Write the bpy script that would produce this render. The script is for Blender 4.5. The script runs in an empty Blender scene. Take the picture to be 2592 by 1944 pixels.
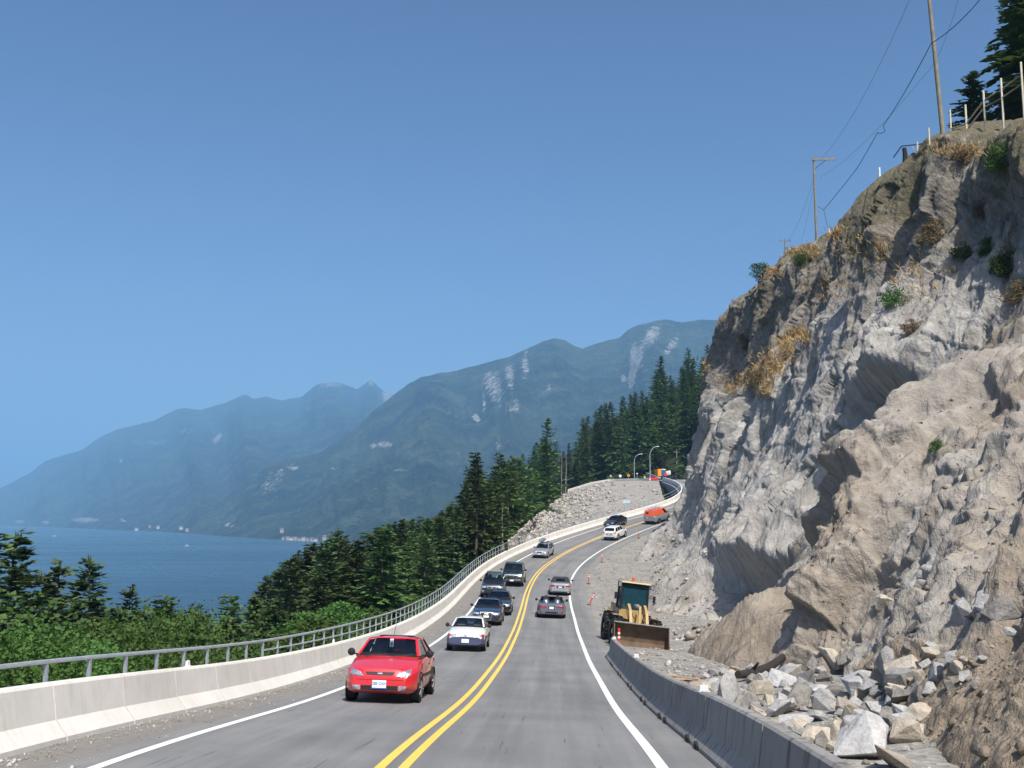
import bpy, bmesh, math, random
import numpy as np
from mathutils import Vector, Matrix
from mathutils.bvhtree import BVHTree

# ------------------------------------------------------------------ camera, light, exposure
SC = bpy.context.scene
COL = SC.collection
F, CX, CY, HY = 2650.0, 1296.0, 972.0, 1310.0        # photo focal length (px), centre, horizon row
TH = math.atan2(HY - CY, F)
cam = bpy.data.cameras.new('camera'); cam_ob = bpy.data.objects.new('camera', cam); COL.objects.link(cam_ob)
cam.sensor_width = 36.0; cam.lens = 36.0 * F / 2592.0; cam.clip_start = 0.1; cam.clip_end = 80000
cam_ob.location = (0, 0, 0); cam_ob.rotation_euler = (math.pi / 2 + TH, 0, 0)
SC.camera = cam_ob

SUN_AZ, SUN_EL = math.radians(159), math.radians(56)
world = bpy.data.worlds.new('World'); SC.world = world; world.use_nodes = True
wn = world.node_tree.nodes; wl = world.node_tree.links
for n in list(wn): wn.remove(n)
sky = wn.new('ShaderNodeTexSky'); sky.sky_type = 'NISHITA'; sky.sun_disc = False
sky.sun_elevation = SUN_EL; sky.sun_rotation = SUN_AZ
sky.altitude = 60; sky.air_density = 1.0; sky.dust_density = 3.0; sky.ozone_density = 4.0
bg = wn.new('ShaderNodeBackground'); bg.inputs['Strength'].default_value = 0.066
wo = wn.new('ShaderNodeOutputWorld')
hs = wn.new('ShaderNodeGamma'); hs.inputs['Gamma'].default_value = 1.32
wl.new(sky.outputs[0], hs.inputs['Color']); wl.new(hs.outputs[0], bg.inputs[0]); wl.new(bg.outputs[0], wo.inputs[0])

sun = bpy.data.lights.new('sun', 'SUN'); sun.energy = 5.0; sun.angle = math.radians(0.55); sun.color = (1.0, 0.95, 0.87)
sun_ob = bpy.data.objects.new('sun', sun); COL.objects.link(sun_ob)
sd = Vector((math.sin(SUN_AZ) * math.cos(SUN_EL), math.cos(SUN_AZ) * math.cos(SUN_EL), math.sin(SUN_EL)))
sun_ob.rotation_euler = (-sd).to_track_quat('-Z', 'Y').to_euler()

SC.view_settings.view_transform = 'Standard'; SC.view_settings.look = 'None'
SC.view_settings.exposure = 0.38; SC.view_settings.gamma = 1.0; SC.view_settings.use_curve_mapping = False
SC.render.engine = 'CYCLES'
SC.cycles.use_denoising = True
SC.cycles.max_bounces = 5; SC.cycles.diffuse_bounces = 2; SC.cycles.glossy_bounces = 2
SC.cycles.transmission_bounces = 3; SC.cycles.transparent_max_bounces = 8; SC.cycles.volume_bounces = 0
SC.cycles.caustics_reflective = False; SC.cycles.caustics_refractive = False
SC.cycles.sample_clamp_indirect = 4.0

# ------------------------------------------------------------------ helpers
rnd = random.Random(7)

def P(px, py, Z):
    """photo pixel (2592 x 1944) at distance Z along the ground heading -> world point"""
    xc, yc = (px - CX) / F, (CY - py) / F
    d = np.array([xc, math.cos(TH) - yc * math.sin(TH), math.sin(TH) + yc * math.cos(TH)])
    return d * (Z / d[1])

def tag(o, label=None, cat=None, group=None, kind=None):
    if label: o['label'] = label
    if cat: o['category'] = cat
    if group: o['group'] = group
    if kind: o['kind'] = kind
    return o

def thing(name, label, cat, loc=(0, 0, 0), rz=0.0, group=None):
    o = bpy.data.objects.new(name, None); COL.objects.link(o)
    o.location = tuple(float(v) for v in loc); o.rotation_euler = (0, 0, rz)
    o.empty_display_size = 0.2
    return tag(o, label, cat, group)

def np_mesh(name, V, Fc, smooth=False):
    """V (n,3) floats, Fc (m,3|4) ints"""
    V = np.asarray(V, np.float32); Fc = np.asarray(Fc, np.int32)
    me = bpy.data.meshes.new(name)
    me.vertices.add(len(V)); me.vertices.foreach_set('co', V.ravel())
    k = Fc.shape[1]
    me.loops.add(Fc.size); me.loops.foreach_set('vertex_index', Fc.ravel())
    me.polygons.add(len(Fc))
    me.polygons.foreach_set('loop_start', np.arange(0, Fc.size, k, dtype=np.int32))
    me.polygons.foreach_set('loop_total', np.full(len(Fc), k, np.int32))
    if smooth: me.polygons.foreach_set('use_smooth', np.ones(len(Fc), bool))
    me.update(calc_edges=True)
    return me

def link(name, me, mat=None, parent=None):
    o = bpy.data.objects.new(name, me); COL.objects.link(o)
    if mat is not None: me.materials.append(mat)
    if parent is not None: o.parent = parent
    return o

def set_attr(me, name, arr):
    a = me.attributes.new(name, 'FLOAT', 'POINT'); a.data.foreach_set('value', np.asarray(arr, np.float32).ravel())

def set_uv(me, UV):
    """UV per vertex"""
    uvl = me.uv_layers.new(name='UVMap')
    li = np.empty(len(me.loops), np.int32); me.loops.foreach_get('vertex_index', li)
    uvl.data.foreach_set('uv', np.asarray(UV, np.float32)[li].ravel())

def grid_faces(nu, nv):
    i = np.arange(nu - 1)[:, None] * nv + np.arange(nv - 1)[None, :]
    return np.stack([i, i + nv, i + nv + 1, i + 1], -1).reshape(-1, 4)

class MB:
    """collects shapes for ONE mesh"""
    def __init__(s): s.v = []; s.f = []
    def add(s, vs, fs):
        b = len(s.v); s.v += [tuple(map(float, p)) for p in vs]; s.f += [tuple(b + i for i in f) for f in fs]; return s
    def box(s, c, d, rz=0.0, rx=0.0, ry=0.0, taper=1.0):
        M = Matrix.Translation(Vector([float(q) for q in c])) @ Matrix.Rotation(rz, 4, 'Z') @ Matrix.Rotation(ry, 4, 'Y') @ Matrix.Rotation(rx, 4, 'X')
        hx, hy, hz = d[0] / 2, d[1] / 2, d[2] / 2; t = taper
        pts = [(-hx, -hy, -hz), (hx, -hy, -hz), (hx, hy, -hz), (-hx, hy, -hz), (-hx * t, -hy * t, hz), (hx * t, -hy * t, hz), (hx * t, hy * t, hz), (-hx * t, hy * t, hz)]
        return s.add([M @ Vector(p) for p in pts], [(0, 3, 2, 1), (4, 5, 6, 7), (0, 1, 5, 4), (1, 2, 6, 5), (2, 3, 7, 6), (3, 0, 4, 7)])
    def tube(s, path, rad, n=8, cap=True):
        path = [Vector([float(q) for q in p]) for p in path]
        if not hasattr(rad, '__len__'): rad = [rad] * len(path)
        rings = []; ref = None
        for i, p in enumerate(path):
            t = (path[min(i + 1, len(path) - 1)] - path[max(i - 1, 0)]).normalized()
            if ref is None:
                ref = Vector((0, 0, 1)) if abs(t.z) < .9 else Vector((1, 0, 0))
            a = t.cross(ref).normalized(); b = t.cross(a).normalized(); ref = -b if False else ref
            rings.append([p + (a * math.cos(2 * math.pi * k / n) + b * math.sin(2 * math.pi * k / n)) * rad[i] for k in range(n)])
        vs = [q for r in rings for q in r]; fs = []
        for i in range(len(path) - 1):
            for k in range(n):
                fs.append((i * n + k, i * n + (k + 1) % n, (i + 1) * n + (k + 1) % n, (i + 1) * n + k))
        if cap:
            fs.append(tuple(range(n))[::-1]); fs.append(tuple((len(path) - 1) * n + k for k in range(n)))
        return s.add(vs, fs)
    def bar(s, a, b, r, n=8): return s.tube([a, b], r, n)
    def lathe(s, prof, n=16, axis='z', c=(0, 0, 0)):
        vs = []; fs = []; m = len(prof)
        for k in range(n):
            a = 2 * math.pi * k / n
            for r, h in prof:
                q = (r * math.cos(a), r * math.sin(a), h)
                if axis == 'x': q = (h, r * math.cos(a), r * math.sin(a))
                if axis == 'y': q = (r * math.cos(a), h, -r * math.sin(a))
                vs.append((q[0] + c[0], q[1] + c[1], q[2] + c[2]))
        for k in range(n):
            for i in range(m - 1):
                fs.append((k * m + i, ((k + 1) % n) * m + i, ((k + 1) % n) * m + i + 1, k * m + i + 1))
        return s.add(vs, fs)
    def prism(s, poly, a, b):
        """polygon given as 3d points extruded by vector b-a"""
        d = Vector(b) - Vector(a); n = len(poly)
        vs = [Vector(p) for p in poly] + [Vector(p) + d for p in poly]
        fs = [tuple(range(n))[::-1], tuple(range(n, 2 * n))] + [(i, (i + 1) % n, n + (i + 1) % n, n + i) for i in range(n)]
        return s.add(vs, fs)
    def mesh(s, name, smooth=False, fix=True):
        me = bpy.data.meshes.new(name); me.from_pydata(s.v, [], s.f)
        if fix:
            bm = bmesh.new(); bm.from_mesh(me); bmesh.ops.recalc_face_normals(bm, faces=bm.faces)
            if smooth:
                for f in bm.faces: f.smooth = True
                for e in bm.edges:
                    if len(e.link_faces) == 2 and e.calc_face_angle() > 0.7: e.smooth = False
            bm.to_mesh(me); bm.free()
        me.update(); return me
    def build(s, name, mat, parent=None, smooth=False):
        return link(name, s.mesh(name, smooth), mat, parent)

def copy_tree(o, parent=None):
    c = o.copy(); COL.objects.link(c)
    if parent is not None: c.parent = parent
    for ch in list(o.children): copy_tree(ch, c)
    return c

# ------------------------------------------------------------------ vectorised noise
def _h(ix, iy, iz, k=0):
    n = (ix.astype(np.int64) * 374761393 + iy.astype(np.int64) * 668265263 + iz.astype(np.int64) * 2147483647 + k * 1274126177) & 0xffffffff
    n = ((n ^ (n >> 13)) * 1274126177) & 0xffffffff
    n = ((n ^ (n >> 16)) * 2246822519) & 0xffffffff
    return ((n ^ (n >> 15)) & 0xffffff) / float(0xffffff)

def vnoise(p, k=0):
    p = np.asarray(p, float); i = np.floor(p); f = p - i; i = i.astype(np.int64)
    f = f * f * f * (f * (f * 6 - 15) + 10); r = 0
    for dx in (0, 1):
        for dy in (0, 1):
            for dz in (0, 1):
                w = (f[..., 0] if dx else 1 - f[..., 0]) * (f[..., 1] if dy else 1 - f[..., 1]) * (f[..., 2] if dz else 1 - f[..., 2])
                r = r + w * _h(i[..., 0] + dx, i[..., 1] + dy, i[..., 2] + dz, k)
    return r * 2 - 1

def fbm(p, o=4, k=0, g=.5, ridged=False):
    p = np.asarray(p, float); a = 1.0; r = 0; t = 0
    for i in range(o):
        n = vnoise(p, k + i); n = 1 - 2 * abs(n) if ridged else n
        r = r + a * n; t += a; a *= g; p = p * 2.03 + 11.7
    return r / t

def facets(p, k=0, tilt=1.0, c=.95):
    """broken-rock relief: upper envelope of tilted, slightly domed slabs in jittered cells (continuous, creased between slabs)"""
    p = np.asarray(p, float); b = np.floor(p).astype(np.int64); best = np.full(p.shape[:-1], -1e9)
    for dx in (-1, 0, 1):
        for dy in (-1, 0, 1):
            for dz in (-1, 0, 1):
                q = b + np.array([dx, dy, dz]); x, y, z = q[..., 0], q[..., 1], q[..., 2]
                e = [p[..., j] - q[..., j] - _h(x, y, z, k + j) for j in range(3)]
                v = sum((_h(x, y, z, k + 5 + j) - .5) * e[j] for j in range(3)) * tilt * .8 + (_h(x, y, z, k + 9) - .5) * .8 - c * (e[0] ** 2 + e[1] ** 2 + e[2] ** 2)
                best = np.maximum(best, v)
    return best + .05

def sstep(a, b, x):
    t = np.clip((x - a) / (b - a), 0, 1); return t * t * (3 - 2 * t)

# ------------------------------------------------------------------ materials
MATS = {}
class NT:
    """small node-graph helper"""
    def __init__(s, name):
        s.m = bpy.data.materials.new(name); s.m.use_nodes = True; s.t = s.m.node_tree
        s.t.nodes.clear(); s.out = s.t.nodes.new('ShaderNodeOutputMaterial')
        s.b = s.t.nodes.new('ShaderNodeBsdfPrincipled'); s.t.links.new(s.b.outputs[0], s.out.inputs[0])
        MATS[name] = s.m
    def n(s, typ, **kw):
        nd = s.t.nodes.new('ShaderNode' + typ)
        for k, v in kw.items():
            if k in nd.inputs: s.set(nd.inputs[k], v)
            else: setattr(nd, k, v)
        return nd
    def set(s, sock, v):
        if isinstance(v, bpy.types.NodeSocket): s.t.links.new(v, sock)
        elif isinstance(v, (tuple, list)) and len(v) == 3 and sock.type == 'RGBA': sock.default_value = (*v, 1)
        else: sock.default_value = v
    def pos(s, scale=(1, 1, 1), rot=(0, 0, 0), obj=False):
        src = s.n('TexCoord').outputs['Object'] if obj else s.n('NewGeometry').outputs['Position']
        mp = s.n('Mapping'); s.t.links.new(src, mp.inputs[0]); mp.inputs['Scale'].default_value = scale; mp.inputs['Rotation'].default_value = rot
        return mp.outputs[0]
    def noise(s, vec, scale, detail=4, rough=.55, dist=0.0):
        nd = s.n('TexNoise'); s.t.links.new(vec, nd.inputs['Vector'])
        nd.inputs['Scale'].default_value = scale; nd.inputs['Detail'].default_value = detail; nd.inputs['Roughness'].default_value = rough; nd.inputs['Distortion'].default_value = dist
        return nd.outputs['Fac']
    def vor(s, vec, scale, feat='F1', out='Distance'):
        nd = s.n('TexVoronoi'); nd.feature = feat; s.t.links.new(vec, nd.inputs['Vector']); nd.inputs['Scale'].default_value = scale
        return nd.outputs[out]
    def ramp(s, fac, *stops):
        nd = s.n('ValToRGB'); s.t.links.new(fac, nd.inputs[0]); cr = nd.color_ramp
        while len(cr.elements) < len(stops): cr.elements.new(.5)
        for e, (p, c) in zip(cr.elements, stops):
            e.position = p; e.color = (*c, 1) if isinstance(c, (tuple, list)) else (c, c, c, 1)
        return nd.outputs[0]
    def mix(s, fac, a, b, mode='MIX'):
        nd = s.n('Mix'); nd.data_type = 'RGBA'; nd.blend_type = mode
        s.set(nd.inputs[0], fac); s.set(nd.inputs[6], a); s.set(nd.inputs[7], b)
        return nd.outputs[2]
    def math(s, op, a, b=0.0):
        nd = s.n('Math'); nd.operation = op; s.set(nd.inputs[0], a); s.set(nd.inputs[1], b); return nd.outputs[0]
    def attr(s, name, out='Fac'):
        nd = s.n('Attribute'); nd.attribute_name = name; return nd.outputs[out]
    def bump(s, h, strength=.5, dist=.05, prev=None):
        nd = s.n('Bump'); s.t.links.new(h, nd.inputs['Height']); nd.inputs['Strength'].default_value = strength; nd.inputs['Distance'].default_value = dist
        if prev is not None: s.t.links.new(prev, nd.inputs['Normal'])
        return nd.outputs[0]
    def done(s, color=None, rough=.8, normal=None, metal=0.0, spec=.3, **kw):
        if color is not None: s.set(s.b.inputs['Base Color'], color)
        s.set(s.b.inputs['Roughness'], rough); s.set(s.b.inputs['Metallic'], metal); s.set(s.b.inputs['Specular IOR Level'], spec)
        if normal is not None: s.t.links.new(normal, s.b.inputs['Normal'])
        for k, v in kw.items(): s.set(s.b.inputs[k.replace('_', ' ')], v)
        return s.m

def varied(name, c, rough=.7, var=.25, scale=3.0, metal=0.0, spec=.3, bump=.0, obj=True, **kw):
    """plain material with uneven tone, slight grime and fine relief"""
    t = NT(name); p = t.pos(obj=obj)
    n1 = t.noise(p, scale, 5); n2 = t.noise(p, scale * 9, 3)
    col = t.mix(t.ramp(n1, (.3, 0.0), (.7, 1.0)), tuple(v * (1 - var) for v in c), tuple(min(1, v * (1 + var)) for v in c))
    col = t.mix(t.math('MULTIPLY', n2, .35), col, tuple(v * (1 - var * 1.2) for v in c))
    nm = t.bump(n2, bump, .02) if bump else None
    return t.done(col, t.math('ADD', t.math('MULTIPLY', n1, .2), rough - .1), nm, metal, spec, **kw)
# ------------------------------------------------------------------ road centre line (x, y, z, bank)
CLP = [(-4.2, -62, 2.2, -.01), (-3.05, -31, -.2, -.015), (-2.27, -10, -1.75, -.018), (-1.9, 4, -2.55, -.021),
 (-1.55, 13.99, -3.2, -.024), (-1.16, 23.99, -4.2, -.027), (-.77, 33.98, -5.03, -.028), (-.4, 43.97, -5.68, -.030), (-.03, 53.96, -6.15, -.032),
 (.33, 63.96, -6.43, -.035), (.69, 73.95, -6.52, -.037), (1.04, 83.94, -6.41, -.039), (1.54, 93.93, -6.1, -.039), (2.36, 103.9, -5.63, -.038),
 (3.77, 113.8, -5.02, -.037), (5.97, 123.55, -4.23, -.033), (9.1, 133.04, -3.25, -.028), (13.25, 142.13, -2.07, -.021), (18.51, 150.63, -.7, -.015),
 (24.6, 158.6, .75, -.008), (30.2, 167.5, 2.2, 0), (34.2, 179.5, 3.7, 0), (36.6, 194, 5.1, .01), (38.6, 212, 6.4, .015), (40.6, 234, 7.7, .02), (42.6, 258, 9.0, .02),
 (45.4, 284, 10.1, .02), (48.4, 308, 11.0, .02), (48.6, 328, 11.7, .01), (42.5, 346, 12.2, 0), (31, 361, 12.5, 0), (19, 378, 12.7, 0), (11, 400, 12.6, 0), (7, 430, 12.2, 0), (5, 470, 11.5, 0), (3, 520, 10.5, 0)]
def _cspl(t, V, q):
    n = len(t); h = np.diff(t); A = np.eye(n); b = np.zeros((n, V.shape[1]))
    for i in range(1, n - 1):
        A[i, i - 1] = h[i - 1]; A[i, i] = 2 * (h[i - 1] + h[i]); A[i, i + 1] = h[i]
        b[i] = 6 * ((V[i + 1] - V[i]) / h[i] - (V[i] - V[i - 1]) / h[i - 1])
    m = np.linalg.solve(A, b); i = np.clip(np.searchsorted(t, q, side='right') - 1, 0, n - 2); hh = h[i][:, None]; d = (q - t[i])[:, None]
    return V[i] + d * ((V[i + 1] - V[i]) / hh - hh * (2 * m[i] + m[i + 1]) / 6) + m[i] * d ** 2 / 2 + (m[i + 1] - m[i]) / (6 * hh) * d ** 3
_V = np.array(CLP, float); _t = np.concatenate([[0], np.cumsum(np.hypot(np.diff(_V[:, 0]), np.diff(_V[:, 1])))]); _t -= _t[3]
SS = np.arange(_t[0], _t[-1], .5); CL = _cspl(_t, _V, SS)                 # s = 0 about 4 m ahead of the camera
_d = np.gradient(CL[:, :2], axis=0); PSI = np.unwrap(np.arctan2(_d[:, 0], _d[:, 1]))
def road(s, o, h=0.0):
    """point on the road surface: s along, o to the right of the centre line"""
    s = np.asarray(s, float); o = np.asarray(o, float)
    x, y, z, b = (np.interp(s, SS, CL[:, i]) for i in range(4)); p = np.interp(s, SS, PSI)
    return np.stack(np.broadcast_arrays(x + o * np.cos(p), y - o * np.sin(p), z + b * np.clip(o, -6, 6) + h), -1)
def heading(s): return float(np.interp(s, SS, PSI))
def nearest(x, y):
    """(s, o, road z) for points"""
    x = np.asarray(x, float); y = np.asarray(y, float); c = CL[::4]; sh = x.shape; x = x.ravel(); y = y.ravel()
    s = np.empty(len(x)); o = np.empty(len(x)); z = np.empty(len(x))
    for a in range(0, len(x), 4000):
        dx = x[a:a + 4000, None] - c[None, :, 0]; dy = y[a:a + 4000, None] - c[None, :, 1]
        i = np.argmin(dx * dx + dy * dy, 1); k = np.arange(len(i)); p = PSI[::4][i]
        cr = dx[k, i] * np.cos(p) - dy[k, i] * np.sin(p)
        o[a:a + 4000] = np.sign(cr) * np.hypot(dx[k, i], dy[k, i]); s[a:a + 4000] = SS[::4][i]; z[a:a + 4000] = c[i, 2]
    return s.reshape(sh), o.reshape(sh), z.reshape(sh)
SEA = -65.0

def terrain_z(x, y):
    s, o, zr = nearest(x, y)
    L = np.maximum(0, -o - 6.0)
    flat = 13 * sstep(225, 300, s)
    left = zr - 1.2 - .58 * np.maximum(0, L - flat) - .06 * np.minimum(L, flat) - 2.5 * sstep(0, 6, L) * (1 - sstep(260, 330, s))
    k = np.maximum(0, o - 11)
    rn = zr - 2.6 - 5 * sstep(0, 4, k) + np.minimum(.75 * np.maximum(0, k - 12), 24 + .05 * k)
    rf = zr - 2.0 + np.interp(x, [-60, -14, 29, 68, 150, 300, 900], [-70, -6, 30, 62, 105, 150, 200]) * (1 - np.exp(-k / 75))
    w = sstep(235, 320, s); right = rn * (1 - w) + rf * w
    z = np.where(o < 0, left, right)
    rough = fbm(np.stack([np.asarray(x) / 38., np.asarray(y) / 38., np.zeros_like(x)], -1), 4, 3)
    z = z + rough * np.clip((abs(o) - 9) / 40, 0, 1) * 5
    return np.maximum(z, SEA - 6 + np.clip(o + 170, -40, 0) * 0)

# ---- materials for the land
def mat_asphalt():
    t = NT('asphalt'); p = t.pos(); uv = t.n('UVMap').outputs[0]; sep = t.n('SeparateXYZ'); t.t.links.new(uv, sep.inputs[0]); o = sep.outputs[0]
    big = t.noise(p, .35, 4); fine = t.noise(p, 9, 5, .7); grit = t.noise(p, 55, 2)
    mp = t.n('Mapping'); t.t.links.new(uv, mp.inputs[0]); mp.inputs['Scale'].default_value = (1.6, .05, 1); streak = t.noise(mp.outputs[0], 1.0, 4, .6)
    c = t.ramp(t.math('ADD', t.math('MULTIPLY', streak, .6), t.math('MULTIPLY', big, .4)), (.3, (.112, .114, .114)), (.5, (.178, .179, .176)), (.68, (.25, .247, .238)))
    c = t.mix(t.math('MULTIPLY', fine, .3), c, (.13, .13, .13)); c = t.mix(t.ramp(grit, (.6, 0.0), (.78, .45)), c, (.36, .35, .33))
    # dusty grit on the outer shoulder (o is metres right of the centre line)
    n2 = t.noise(p, 1.1, 5, .65); edge = t.math('ADD', t.math('MULTIPLY', t.math('SUBTRACT', -3.8, o), 1.9), t.math('MULTIPLY', t.math('SUBTRACT', n2, .5), 2.6))
    c = t.mix(t.math('MULTIPLY', t.ramp(edge, (.0, 0.0), (.75, 1.0)), .85), c, t.mix(fine, (.10, .095, .085), (.30, .275, .24)))
    edge2 = t.math('ADD', t.math('MULTIPLY', t.math('SUBTRACT', o, 4.25), 1.7), t.math('MULTIPLY', t.math('SUBTRACT', n2, .5), 1.6))
    c = t.mix(t.math('MULTIPLY', t.ramp(edge2, (.0, 0.0), (.9, 1.0)), .6), c, (.24, .23, .21))
    # old crack / paving joints
    c = t.mix(t.ramp(t.noise(mp.outputs[0], 7, 2), (.67, 0.0), (.71, .5)), c, (.045, .045, .047))
    return t.done(c, t.math('ADD', .72, t.math('MULTIPLY', fine, .2)), t.bump(grit, .35, .01, t.bump(fine, .2, .02)), spec=.35)
def mat_paint(name, c):
    t = NT(name); p = t.pos(); n = t.noise(p, 6, 5, .7); g = t.noise(p, 45, 2)
    col = t.mix(t.ramp(n, (.35, 0.0), (.8, .35)), c, tuple(v * .55 for v in c)); col = t.mix(t.ramp(g, (.66, 0.0), (.74, .5)), col, (.1, .1, .1))
    return t.done(col, .6, t.bump(g, .3, .005))
def mat_gravel(name, a, b, c3):
    t = NT(name); p = t.pos(); n = t.noise(p, .5, 6, .65); v = t.vor(p, 7, 'F1', 'Color'); vd = t.vor(p, 7); v2 = t.vor(p, 2.2, 'F1', 'Color'); f = t.noise(p, 30, 3)
    col = t.mix(t.ramp(n, (.35, 0.0), (.65, 1.0)), a, b); bw = t.n('RGBToBW'); t.t.links.new(v, bw.inputs[0])
    col = t.mix(t.ramp(bw.outputs[0], (.55, 0.0), (.9, .8)), col, c3); col = t.mix(t.math('MULTIPLY', f, .5), col, tuple(x * .55 for x in a))
    return t.done(col, .95, t.bump(vd, .7, .06, t.bump(n, .8, .25, t.bump(f, .5, .02))), spec=.15)
def mat_forest_floor():
    t = NT('forest_floor'); p = t.pos(); n = t.noise(p, .25, 6, .65); f = t.noise(p, 4, 4)
    col = t.ramp(n, (.3, (.018, .03, .012)), (.5, (.035, .05, .018)), (.7, (.075, .065, .035)))
    col = t.mix(t.math('MULTIPLY', f, .5), col, (.012, .018, .008))
    return t.done(col, .95, t.bump(f, .8, .4), spec=.1)
mat_asphalt(); mat_paint('white_paint', (.78, .77, .73)); mat_paint('yellow_paint', (.84, .55, .10))
mat_gravel('gravel', (.215, .205, .185), (.31, .295, .265), (.46, .44, .40)); mat_gravel('rubble_ground', (.25, .23, .20), (.36, .335, .30), (.5, .48, .45)); mat_forest_floor()

# ---- terrain sheet (under everything; left slope runs down below the sea)
xs = np.concatenate([np.linspace(-1500, -300, 13)[:-1], np.arange(-300, 300, 5.), np.linspace(300, 1500, 13)]); ys = np.concatenate([np.arange(-60, 520, 5.), np.linspace(520, 1500, 20)])
X, Y = np.meshgrid(xs, ys, indexing='ij'); Zt = terrain_z(X, Y)
TERR_V = np.stack([X, Y, Zt], -1).reshape(-1, 3)
terr = link('terrain', np_mesh('terrain', TERR_V, grid_faces(len(xs), len(ys))[:, ::-1], True), MATS['forest_floor']); tag(terr, 'dark forest floor sloping from the road down to the sea', kind='structure')

# ---- road ribbon
def ribbon(name, s0, s1, o_fn, mat, h=0.0, ds=1.0, label=None, kind='structure', parent=None):
    s = np.arange(s0, s1 + 1e-6, ds); O = np.array([o_fn(v) for v in s]); no = O.shape[1]
    V = road(s[:, None] + 0 * O, O, h); me = np_mesh(name, V.reshape(-1, 3), grid_faces(len(s), no)[:, ::-1], True)
    set_uv(me, np.stack([O, s[:, None] + 0 * O], -1).reshape(-1, 2)); o = link(name, me, MATS[mat], parent)
    if label: tag(o, label, kind=kind)
    return o
def asph_edge(s): return float(np.interp(s, [0, 40, 75, 130, 400], [4.55, 4.6, 4.95, 5.15, 5.15])) + .06 * math.sin(s * .9) + .04 * math.sin(s * 2.3)
rd = ribbon('road', -55, 470, lambda s: np.concatenate([np.linspace(-5.35, asph_edge(s), 12)]), 'asphalt', 0, 1.0, 'two-lane grey asphalt highway dipping and curving uphill')
for nm, oc, w, mt, lab in (('lane_line', -3.55, .16, 'white_paint', 'white painted edge line beside the pale parapet'), ('lane_line', 3.55, .17, 'white_paint', 'white painted edge line beside the gravel margin'),
                        ('centre_line', -.15, .135, 'yellow_paint', 'yellow centre line, strip nearer the oncoming cars'), ('centre_line', .15, .135, 'yellow_paint', 'yellow centre line, strip nearer the rock cut')):
    def ofn(s, oc=oc, w=w):
        wig = .006 * math.sin(s * .35 + oc) ; return np.array([oc + wig - w / 2, oc + wig + w / 2])
    ribbon(nm, -40, 420, ofn, mt, .005, .5, lab)

# ---- gravel margin between asphalt and rock
def gz(s, o):
    e = 5.0; b = road(s, np.minimum(o, e))[..., 2]
    q = road(s, o); n = fbm(q * np.array([.22, .22, 0]), 4, 21)
    return b - .025 - .03 * (1 - sstep(4.3, 5.4, o)) - np.maximum(0, o - e) * .035 + n * .28 * sstep(5.2, 8, o) + .5 * sstep(6, 12, o) * (1 - sstep(25, 45, s))
s_ = np.arange(-20, 176, .7); o_ = np.concatenate([np.arange(4.3, 9, .35), np.arange(9, 36, .9)])
SG, OG = np.meshgrid(s_, o_, indexing='ij'); GV = road(SG, OG); GV[..., 2] = gz(SG, OG)
GRAVEL_V = GV.reshape(-1, 3); GRAVEL_F = grid_faces(len(s_), len(o_))[:, ::-1]
gr = link('gravel_margin', np_mesh('gravel_margin', GRAVEL_V, GRAVEL_F, True), MATS['gravel']); tag(gr, 'grey gravel ground between the asphalt and the rock cut', kind='structure')

# ---- rubble fill slope across the bend, with the flat top beside the upper road
_tt = np.array([0, .25, .45, .6, .75, .9, 1.0])
_top = np.array([P(1285, 1372, 119), P(1365, 1300, 190), P(1440, 1245, 255), P(1500, 1226, 275), P(1545, 1218, 285), P(1620, 1216, 275), P(1668, 1217, 260)])
_bs = np.array([112, 118, 126, 136, 146, 157, 172.])
nu, nv = 170, 90; tu = np.linspace(0, 1, nu)
topc = np.stack([np.interp(tu, _tt, _top[:, i]) for i in range(3)], -1); botc = road(np.interp(tu, _tt, _bs), -5.75, -.15)
vv = np.linspace(0, 1, nv)[None, :, None]
FILL = botc[:, None] * (1 - vv) + topc[:, None] * vv
sag = (4 * vv * (1 - vv))[..., 0]
FILL[..., 2] += -1.2 * sag + 1.1 * sag * fbm(FILL * .05, 4, 31) + .35 * fbm(FILL * .5, 3, 35) * np.clip(sag * 3, 0, 1)
lip = FILL[:, -1:, :] + np.array([0, .6, -9.0]); FILLV = np.concatenate([FILL, lip], 1)
fl = link('fill_slope', np_mesh('fill_slope', FILLV.reshape(-1, 3), grid_faces(nu, nv + 1)[:, ::-1], True), MATS['rubble_ground']); tag(fl, 'pale grey rubble fill slope below the upper road', kind='structure')
# flat pad
k0 = int(.45 * (nu - 1)); edge = FILL[k0:, -1]; back = road(np.linspace(345, 262, len(edge)), -5.2, -.06)
w_ = np.linspace(0, 1, 14)[None, :, None]; PADV = edge[:, None] * (1 - w_) + back[:, None] * w_; PADV[..., 2] += .05
pd = link('gravel_pad', np_mesh('gravel_pad', PADV.reshape(-1, 3), grid_faces(len(edge), 14)[:, ::-1], True), MATS['gravel']); tag(pd, 'flat gravel pad beside the upper road', kind='structure')
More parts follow.
